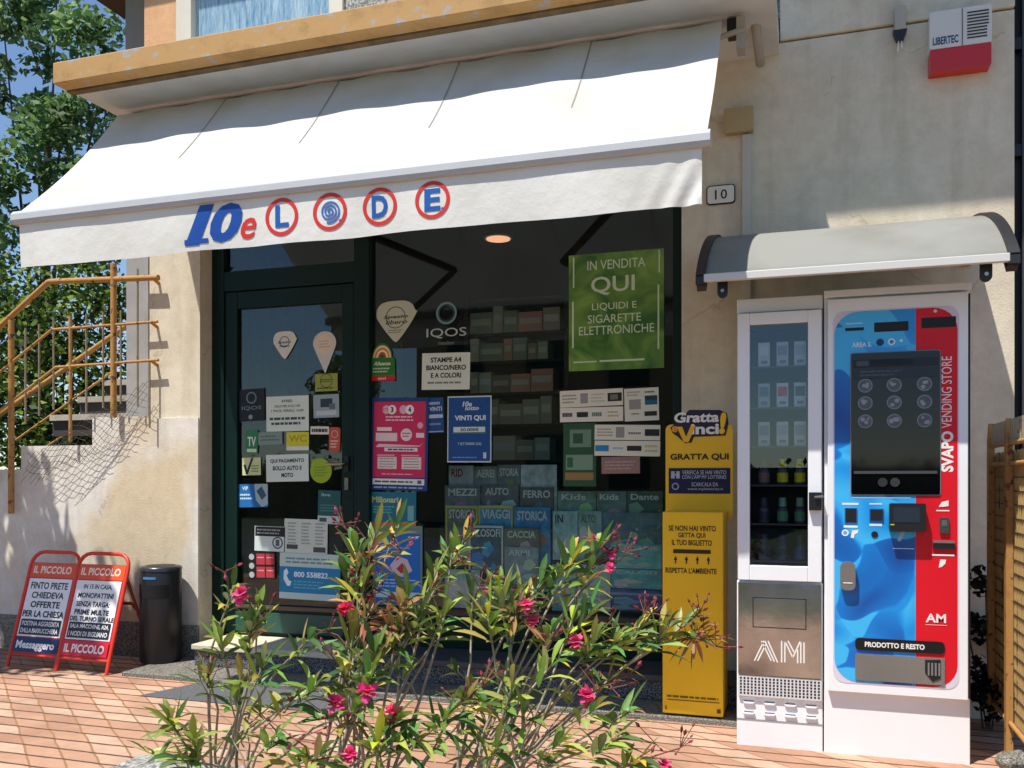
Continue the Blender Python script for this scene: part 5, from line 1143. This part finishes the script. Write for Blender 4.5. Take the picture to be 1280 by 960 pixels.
b = MB(); b.box(XE + .003, .12, 0, XE + 1.4, .16, 4.2, mat('shade_black', (10, 11, 14), .5)); b.build('panel', dg_)  # black sheet put in for the deep shade past the facade end
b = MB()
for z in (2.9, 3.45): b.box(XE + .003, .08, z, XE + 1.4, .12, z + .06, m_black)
b.box(XE + .05, .07, 0, XE + .09, .119, 4.2, mat('panel_grey', (60, 62, 70), .4)); b.build('frame', dg_)

# ------------------------------------------------------------------ trees
def leaf_cloud(blobs, n, size, palette, seed, droop=.3):
    rr = random.Random(seed); vs = []; fs = []; cols = []
    wts = [bl[3] ** 2 for bl in blobs]; tot = sum(wts)
    for bl in blobs:
        cx2, cy2, cz2, rad = bl[:4]; m_ = int(n * bl[3] ** 2 / tot)
        tone = rr.uniform(.75, 1.25)
        for _ in range(m_):
            d = Vector((rr.gauss(0, 1), rr.gauss(0, 1), rr.gauss(0, 1))).normalized() * rad * rr.uniform(.25, 1.05) ** .6
            c = Vector((cx2, cy2, cz2)) + Vector((d.x, d.y, d.z * .85))
            L = size * rr.uniform(.6, 1.3); ax = Vector((rr.gauss(0, 1), rr.gauss(0, 1), rr.gauss(-droop, .7))).normalized()
            sd = ax.cross(Vector((rr.gauss(0, 1), rr.gauss(0, 1), rr.gauss(0, 1)))).normalized() * L * .27
            o = len(vs); vs += [c - ax * L * .5, c + sd, c + ax * L * .5, c - sd]; fs.append((o, o + 1, o + 2, o + 3))
            pc = rr.choice(palette); k = tone * rr.uniform(.7, 1.3); cols += [tuple(min(.9, v * k) for v in lin(pc))] * 4
    return vs, fs, cols
def tree(name, base, height, blobs, n, size, palette, seed, label, cat='tree', trunk_r=.12, group=None):
    o = thing(name, base, label, cat, group); rr = random.Random(seed + 100)
    vs, fs, cols = leaf_cloud(blobs, n, size, palette, seed)
    b = MB(); b.raw(vs, fs, m_tleaf); b.build('crown', o, cols=cols)
    b = MB(); bx_, by_, bz_ = base; top = (bx_ + .2, by_, bz_ + height * .8)
    b.tube([(bx_, by_, bz_), (bx_ + .06, by_ + .05, bz_ + height * .35), top], trunk_r, m_bark, 10, trunk_r * .25)
    for bl in blobs[::max(1, len(blobs) // 11)]:
        h0 = rr.uniform(.25, .6) * height; s0 = Vector((bx_ + .06, by_ + .03, bz_ + h0)); e0 = Vector(bl[:3]); mid = s0.lerp(e0, .5) + Vector((0, 0, -.12))
        b.tube([s0, mid, e0], trunk_r * .22, m_bark, 6, trunk_r * .06)
    b.build('trunk', o)
    return o
rr = random.Random(3)
PG = [(90, 124, 66), (108, 140, 78), (70, 102, 58), (128, 156, 98), (148, 172, 120), (80, 114, 66)]
def blobs_px(lst): return [(*at_depth(x, y, d), r) for x, y, d, r in lst]
B = blobs_px([(30, 60, 11, .75), (90, 50, 10.6, .5), (65, 120, 11, .8), (10, 150, 10.5, .8), (100, 165, 10.8, .6), (40, 220, 11, .8), (120, 200, 10.4, .5), (0, 280, 10.6, .9), (60, 40, 10.8, .5), (110, 90, 11.2, .35), (45, 0, 11, .6), (20, -60, 11, .7), (80, -40, 11, .5), (-40, 100, 11, .9), (-50, 250, 11, .9), (110, 240, 11, .5), (50, 300, 11, .7), (128, 55, 10.6, .22), (20, 340, 10.8, .7)])
rq = random.Random(8); B = [(bx_ + rq.gauss(0, .55) * r_b, by_ + rq.gauss(0, .5) * r_b, bz_ + rq.gauss(0, .6) * r_b, r_b * rq.uniform(.25, .55)) for (bx_, by_, bz_, r_b) in B for _ in range(5)]
p = at_depth(45, 700, 11)
tree('walnut_tree', (p.x, p.y, 0), 7.2, B, 13000, .115, PG, 11, 'tall loose leaved tree against the blue sky at the left edge')
B = blobs_px([(30, 430, 9.0, .55), (80, 400, 9.2, .45), (120, 370, 9.0, .35), (10, 520, 8.6, .6), (70, 480, 9.2, .6), (120, 450, 9.2, .45), (150, 380, 9.0, .3), (60, 560, 9, .6), (130, 520, 9.2, .5), (100, 340, 9.4, .4), (20, 370, 9.4, .5), (-40, 480, 9, .7)])
p = at_depth(70, 600, 9.1)
tree('garden_shrub', (p.x, p.y, 0), 2.4, B, 9500, .08, [(60, 88, 34), (110, 136, 50), (44, 66, 30), (142, 160, 66), (36, 56, 28)], 12, 'dense yellow green shrub behind the stair railing', 'shrub', .06)
B = [(.80, -.18, .25, .13), (.88, -.3, .18, .14), (.76, -.12, .5, .10), (.84, -.15, .72, .09), (.92, -.1, .45, .12)]  # very dark leaf clump added to darken the gap beside the machine
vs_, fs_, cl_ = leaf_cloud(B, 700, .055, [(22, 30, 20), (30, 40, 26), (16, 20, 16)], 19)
b = MB(); b.raw(vs_, fs_, m_tleaf); wd_ = thing('added_weeds', (.82, -.2, 0), 'dark leafy weeds added to darken the gap between vending machine and rusty fence', 'weeds'); b.build('leaves', wd_, cols=cl_)
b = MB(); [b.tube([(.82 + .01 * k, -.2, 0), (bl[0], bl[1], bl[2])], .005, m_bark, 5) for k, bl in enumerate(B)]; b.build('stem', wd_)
# backdrop hedge behind
B = []
for k in range(14): B.append((-13 + k * .75, 8.2 + rr.uniform(-.4, .4), rr.uniform(.5, 2.6), .9))
vs_, fs_, cl_ = leaf_cloud(B, 9000, .18, [(30, 48, 28), (40, 60, 34), (24, 40, 24)], 13)
b = MB(); b.raw(vs_, fs_, m_tleaf); tag(b.build('hedge', loc=(-8, 8, 0), cols=None if not cl_ else cl_), 'dark tall hedge closing the garden behind the staircase', 'hedge')
# tree that throws leaf shade on the staircase wall (stands outside the frame, left)
B = [(-5.9, -1.5, 3.3, .5), (-6.4, -1.3, 3.9, .6), (-5.6, -1.9, 4.2, .45), (-5.45, -1.35, 3.2, .28), (-6.2, -2.2, 3.4, .6), (-5.3, -1.2, 2.75, .24), (-5.8, -1.1, 2.6, .4), (-5.6, -1.0, 2.1, .3), (-5.2, -1.5, 3.7, .22), (-5.9, -1.0, 3.0, .4)]
tree('plane_tree', (-6.9, -1.6, 0), 4.2, B, 2600, .15, PG, 14, 'leafy tree left of the photo whose shade dapples the stair wall', 'tree', .1)

# ------------------------------------------------------------------ across the road (seen mirrored in the glass)
hs = thing('opposite_house', (-6.5, -20, 0), 'two storey ochre house across the road, mirrored in the shop window', 'house')
b = MB(); b.box(-11, -26, 0, -2.6, -19, 6.2, mat('ochre_plaster', (190, 160, 120), .9, var=.15)); b.build('wall', hs)
b = MB(); b.prism([(-26.5, 6.21), (-18.4, 6.21), (-22.5, 8)], 'x', -11.4, -2.2, mat('roof_tile', (150, 84, 60), .9)); b.build('roof', hs)
for xx in (-10, -7.6, -5.2):
    for zz in (1, 3.8):
        f_ = MB(); f_.box(xx, -18.99, zz, xx + 1.1, -18.94, zz + 1.5, mat('shutter_green', (50, 76, 60), .6)); f_.build('window', hs)
B = [(-30 + k * 1.5, -20.5, 1.0, 1.25) for k in range(13)] + [(-2 + k * 1.5, -21, .8, 1.2) for k in range(16)]
cores = [(-30, -20.8, -13, -20.3), (-2.4, -21.3, 22, -20.8)]
vs_, fs_, cl_ = leaf_cloud(B, 12000, .2, [(30, 46, 26), (38, 54, 30), (24, 38, 24)], 15)
b = MB(); b.raw(vs_, fs_, m_tleaf); [b.box(c_[0], c_[1], 0, c_[2], c_[3], 1.55, m_tleaf) for c_ in cores]; cl_ += [lin((24, 36, 22))] * 16; tag(b.build('hedge', loc=(0, -20, 0), cols=cl_), 'low hedge along the far side of the road, mirrored in the glass', 'hedge')
tree('roadside_tree', (-14.5, -21, 0), 5.2, [(-14.5, -21, 3.9, 1.3), (-15.3, -21, 3.1, 1.1), (-13.6, -21, 3.1, 1.0), (-14.4, -21, 4.7, .8)], 2400, .3, PG, 16, 'round tree across the road, mirrored in the door glass')

# ------------------------------------------------------------------ planter and oleanders in the foreground
pl = MB(); m_pk = speckle('planter_stone', (120, 118, 112), (160, 158, 150), (196, 194, 186), 70)
py0, py1 = -3.2, -2.40
pz1 = .22
pl.box(-2.35, py1 - .14, 0, -.65, py1, pz1, m_pk); pl.box(-2.35, py0, 0, -2.21, py1 - .141, pz1, m_pk); pl.box(-.79, py0, 0, -.65, py1 - .141, pz1, m_pk); pl.box(-2.209, py0, 0, -.791, py0 + .14, pz1, m_pk)
plo = thing('stone_planter', (-.7, -2.8, 0), 'low grey stone planter holding the oleanders at the bottom of the picture', 'planter')
pl.build('kerb', plo, bevel=.02)
tag(MB().box(-2.209, py0 + .141, 0, -.791, py1 - .141, pz1 - .05, mat('soil', (66, 52, 40), .95, var=.3, scale=20, bump=.6)).build('soil', plo), kind='stuff')

def leaf_mesh(vs, fs, cols, base, direction, L, wd, col, rr, bend=.25):
    wd *= 1.22; L *= 1.38
    d = direction.normalized(); side = d.cross(Vector((0, 0, 1)))
    if side.length < .05: side = Vector((1, 0, 0))
    side.normalize()
    side = (Matrix.Rotation(rr.uniform(-.7, .7), 3, d) @ side); nrm = side.cross(d).normalized()
    o = len(vs); prof = ((0, .12), (.2, .65), (.45, 1), (.72, .8), (1, 0.03))
    for t, w2 in prof:
        c = base + d * L * t - Vector((0, 0, 1)) * bend * L * t * t
        vs += [c + side * wd * w2 + nrm * wd * .35 * w2, c, c - side * wd * w2 + nrm * wd * .35 * w2]
        cols += [col, tuple(min(1, v * 1.25 + .01) for v in col), col]
    for k in range(4):
        a = o + 3 * k; fs += [(a, a + 1, a + 4, a + 3), (a + 1, a + 2, a + 5, a + 4)]
GREENS = [(116, 138, 58), (136, 152, 68), (84, 114, 54), (150, 162, 80), (104, 134, 72), (160, 164, 88), (74, 104, 54)]
YELL = [(186, 186, 60), (168, 150, 70), (196, 176, 84)]
TANS = [(150, 116, 72), (120, 78, 60), (164, 132, 84)]
def oleander(name, label, root, tips, flowers, buds, seed, tans=()):
    rr = random.Random(seed)
    o = thing(name, root, label, 'oleander', 'oleanders in the planter')
    rootv = Vector(root); b = MB(); vs = []; fs = []; cols = []
    nodes = []
    for (x, y, d, n, L) in tips:
        p_ = at_depth(x, y, d); r0 = rootv + Vector((rr.uniform(-.18, .18), rr.uniform(-.12, .12), -.02))
        mid = r0.lerp(p_, .5) + Vector((rr.uniform(-.06, .06), rr.uniform(-.05, .05), rr.uniform(-.02, .07)))
        q1 = r0.lerp(mid, .5) + Vector((rr.uniform(-.02, .02), 0, .02)); q2 = mid.lerp(p_, .5) + Vector((rr.uniform(-.03, .03), rr.uniform(-.03, .03), .01))
        b.tube([r0, q1, mid, q2, p_], .0062, m_stem, 6, .0026)
        ax = (p_ - q2).normalized(); ax = (ax + Vector((0, 0, .35))).normalized()
        if rr.random() < .6:     # a bare twig beside
            tw = mid + Vector((rr.uniform(-.14, .14), rr.uniform(-.1, .1), rr.uniform(.05, .16))); b.tube([mid, mid.lerp(tw, .5) + Vector((.01, 0, .01)), tw], .0034, m_stem, 5, .0018)
            for _ in range(rr.randint(2, 5)):
                dd = Vector((rr.gauss(0, .7), rr.gauss(0, .7), rr.uniform(.2, 1))).normalized()
                leaf_mesh(vs, fs, cols, tw - (tw - mid) * rr.uniform(0, .25), dd, rr.uniform(.06, .09), .0075, tuple(v * rr.uniform(.8, 1.2) for v in lin(rr.choice(GREENS))), rr)
        n = int(n * 1.2)
        for k in range(n):
            dn = k / max(1, n - 1); a = 2.4 * k + rr.uniform(-.3, .3); spread = .25 + .95 * dn
            t1 = ax.cross(Vector((.3, .9, .1))).normalized(); t2 = ax.cross(t1)
            dd = ax + (t1 * math.cos(a) + t2 * math.sin(a)) * spread
            c0 = rr.choice(YELL) if rr.random() < .10 else rr.choice(TANS) if rr.random() < .02 else rr.choice(GREENS)
            col = tuple(v * rr.uniform(.75, 1.25) for v in lin(c0))
            leaf_mesh(vs, fs, cols, p_ - ax * (.085 * dn), dd, L * rr.uniform(.75, 1.15), .0085 * rr.uniform(.8, 1.25), col, rr, rr.uniform(.0, .65))
        for k in range(rr.randint(2, 5)):   # leaves lower on the stem
            t_ = rr.uniform(.35, .95); c = q2.lerp(p_, t_); dd = Vector((rr.gauss(0, .8), rr.gauss(0, .8), rr.uniform(.1, .9)))
            leaf_mesh(vs, fs, cols, c, dd, L * rr.uniform(.6, 1), .008, tuple(v * rr.uniform(.75, 1.2) for v in lin(rr.choice(GREENS))), rr)
        nodes.append((p_, ax, q2))
    for (x, y, d) in tans:
        p_ = at_depth(x, y, d); q = min(nodes, key=lambda n_: (n_[0] - p_).length); b.tube([q[2], q[2].lerp(p_, .6) + Vector((0, 0, .02)), p_], .003, m_stem, 5, .0015)
        for k in range(26):
            dd = Vector((rr.gauss(0, 1), rr.gauss(0, 1), rr.gauss(.3, .8))); leaf_mesh(vs, fs, cols, p_ + dd * .012, dd, rr.uniform(.03, .065), .005, tuple(v * rr.uniform(.7, 1.2) for v in lin(rr.choice(TANS))), rr)
    b.build('stem', o)
    lb = MB(); lb.raw(vs, fs, m_leaf, True); lb.build('leaves', o, cols=cols)
    for (x, y, d, s_) in flowers:
        p_ = at_depth(x, y, d); q = min(nodes, key=lambda n_: (n_[0] - p_).length)
        fb = MB(); fv = []; ff = []; fc = []
        s_ *= 1.22; tilt = rr.uniform(40, 75); roll = rr.uniform(-35, 35); base = lin((236, 82, 142)) if rr.random() < .65 else lin((222, 56, 104))
        for k in range(16):
            a = 2.4 * k; el = .1 + 1.2 * (k / 16); dd = Vector((math.cos(a) * math.cos(el), math.sin(a) * math.cos(el), math.sin(el)))
            dd = Matrix.Rotation(R(tilt), 3, 'X') @ (Matrix.Rotation(R(roll), 3, 'Y') @ dd); L = s_ * rr.uniform(.75, 1.1); sd = dd.cross(Vector((rr.gauss(0, .3), rr.gauss(0, .3), 1))).normalized(); up = sd.cross(dd)
            col = tuple(min(1, v * rr.uniform(.8, 1.35)) for v in base); o2 = len(fv)
            fv += [p_ + dd * L * .1, p_ + dd * L * .55 + sd * L * .42 + up * L * .12, p_ + dd * L * 1.0 + sd * L * .25 + up * L * rr.uniform(-.1, .2), p_ + dd * L * 1.0 - sd * L * .25 + up * L * rr.uniform(-.1, .2), p_ + dd * L * .55 - sd * L * .42 + up * L * .12]
            ff.append((o2, o2 + 1, o2 + 2, o2 + 3, o2 + 4)); fc += [tuple(v * .6 for v in col)] + [col] * 4
        fb.raw(fv, ff, m_petal); fo = fb.build('flower', o, cols=fc)
        sb = MB(); sb.tube([q[2].lerp(q[0], .7), q[0].lerp(p_, .6), p_], .0022, mat('red_stalk', (122, 76, 62), .7), 5); sb.build('flower_stalk', fo)
    for (x, y, d, n) in buds:
        p_ = at_depth(x, y, d); q = min(nodes, key=lambda n_: (n_[0] - p_).length); bb = MB(); bv = []; bf = []; bc = []
        mr = mat('red_stalk', (122, 76, 62), .7); bb2 = MB(); bb2.tube([q[2].lerp(q[0], .8), q[0].lerp(p_, .6), p_], .0022, mr, 5)
        for k in range(n):
            e_ = p_ + Vector((rr.gauss(0, .025), rr.gauss(0, .02), rr.uniform(-.01, .05))); bb2.tube([p_, e_], .0013, mr, 4)
            dd = (e_ - p_).normalized(); L = rr.uniform(.012, .026); sd = dd.cross(Vector((.3, .5, .8))).normalized(); s2 = dd.cross(sd); o2 = len(bv); wv_ = L * .22
            bv += [e_, e_ + dd * L * .5 + sd * wv_, e_ + dd * L * .5 + s2 * wv_, e_ + dd * L * .5 - sd * wv_, e_ + dd * L * .5 - s2 * wv_, e_ + dd * L]
            bf += [(o2, o2 + 1, o2 + 2), (o2, o2 + 2, o2 + 3), (o2, o2 + 3, o2 + 4), (o2, o2 + 4, o2 + 1), (o2 + 5, o2 + 2, o2 + 1), (o2 + 5, o2 + 3, o2 + 2), (o2 + 5, o2 + 4, o2 + 3), (o2 + 5, o2 + 1, o2 + 4)]
            c2 = lin(rr.choice([(146, 54, 70), (190, 90, 112), (110, 56, 54), (160, 70, 88)])); bc += [c2] * 6
        bb.raw(bv, bf, m_petal); bo = bb.build('bud_cluster', o, cols=bc); bb2.build('flower_stalk', bo)
    return o
LL = .10
oleander('oleander_shrub', 'left oleander with a bright pink flower at the door side', (-1.72, -2.78, pz1 - .05),
         [(212, 900, 2.45, 15, .085), (240, 925, 2.4, 12, .08), (225, 950, 2.4, 10, .08), (312, 790, 2.55, 12, .09), (322, 755, 2.6, 9, .08), (275, 795, 2.5, 8, .075), (292, 735, 2.6, 8, .07), (330, 830, 2.45, 10, .085), (385, 800, 2.5, 9, .08), (258, 838, 2.5, 6, .07), (395, 860, 2.4, 9, .08), (345, 920, 2.35, 10, .08), (400, 945, 2.3, 10, .09), (370, 870, 2.5, 8, .08), (300, 850, 2.5, 5, .07), (440, 890, 2.4, 8, .09)],
         [(303, 745, 2.55, .026), (418, 880, 2.4, .026), (437, 945, 2.3, .022)],
         [(280, 715, 2.6, 6), (262, 842, 2.5, 7), (260, 860, 2.5, 5), (330, 770, 2.6, 5), (370, 925, 2.3, 6), (410, 920, 2.35, 6)], 21)
oleander('oleander_shrub', 'middle oleander with brown dried flower heads in front of the blue poster', (-1.3, -2.78, pz1 - .05),
         [(445, 690, 2.6, 12, .095), (470, 665, 2.65, 8, .08), (497, 655, 2.7, 8, .07), (455, 730, 2.55, 10, .09), (432, 720, 2.6, 6, .085), (510, 745, 2.55, 12, .095), (525, 770, 2.5, 9, .09), (440, 800, 2.5, 14, .10), (470, 815, 2.45, 14, .10), (495, 790, 2.5, 12, .10), (460, 850, 2.4, 12, .095), (545, 715, 2.6, 9, .08), (565, 690, 2.65, 9, .075), (580, 675, 2.7, 7, .07), (495, 900, 2.35, 12, .095), (470, 930, 2.3, 11, .10), (520, 925, 2.35, 10, .09), (430, 840, 2.45, 9, .09), (555, 765, 2.55, 8, .08), (560, 895, 2.35, 13, .10), (585, 870, 2.4, 9, .09)],
         [(432, 763, 2.5, .024), (460, 868, 2.35, .027), (490, 892, 2.35, .020), (462, 748, 2.6, .014)],
         [(430, 655, 2.65, 9), (440, 668, 2.65, 7), (452, 735, 2.55, 8), (475, 740, 2.55, 8), (502, 690, 2.6, 8), (410, 790, 2.5, 6), (415, 820, 2.45, 5), (540, 735, 2.6, 6), (590, 668, 2.7, 8), (580, 705, 2.6, 6), (605, 855, 2.4, 9), (575, 880, 2.4, 5)], 22, [(458, 775, 2.5), (500, 765, 2.5), (485, 785, 2.5), (462, 700, 2.6)])
oleander('oleander_shrub', 'right oleander reaching in front of the yellow bin', (-.95, -2.72, pz1 - .05),
         [(625, 740, 2.6, 16, .10), (610, 770, 2.55, 11, .09), (650, 755, 2.6, 9, .09), (590, 750, 2.6, 8, .08), (675, 730, 2.65, 8, .085), (718, 695, 2.65, 15, .09), (745, 690, 2.65, 9, .085), (735, 725, 2.6, 9, .085), (700, 715, 2.65, 7, .085), (745, 800, 2.5, 13, .09), (772, 800, 2.5, 11, .09), (800, 785, 2.55, 12, .09), (835, 785, 2.55, 11, .085), (858, 780, 2.6, 8, .08), (735, 770, 2.55, 9, .09), (690, 790, 2.55, 9, .085), (715, 775, 2.55, 8, .085), (690, 830, 2.45, 7, .085), (745, 885, 2.4, 9, .07), (785, 890, 2.4, 10, .07), (770, 925, 2.35, 11, .075), (800, 950, 2.3, 10, .075), (640, 860, 2.4, 7, .09), (655, 890, 2.4, 8, .085), (700, 930, 2.35, 9, .085), (620, 935, 2.35, 10, .09), (760, 850, 2.5, 6, .07)],
         [(658, 757, 2.55, .023), (668, 778, 2.55, .020), (720, 803, 2.5, .023), (733, 870, 2.45, .025), (740, 673, 2.65, .015), (765, 692, 2.65, .016), (830, 957, 2.3, .02), (762, 710, 2.6, .014)],
         [(660, 745, 2.6, 8), (600, 735, 2.6, 9), (612, 730, 2.6, 6), (760, 675, 2.65, 9), (780, 690, 2.65, 9), (770, 705, 2.65, 7), (815, 770, 2.55, 9), (805, 765, 2.55, 7), (760, 780, 2.55, 7), (870, 770, 2.6, 7), (880, 800, 2.6, 9), (895, 808, 2.6, 8), (860, 800, 2.6, 8), (875, 765, 2.6, 6), (690, 800, 2.5, 7), (745, 860, 2.45, 7), (785, 845, 2.5, 6), (765, 860, 2.45, 5), (850, 935, 2.35, 7), (820, 930, 2.35, 6)], 23, [(645, 770, 2.55), (868, 795, 2.6)])

scn.render.engine = 'CYCLES'
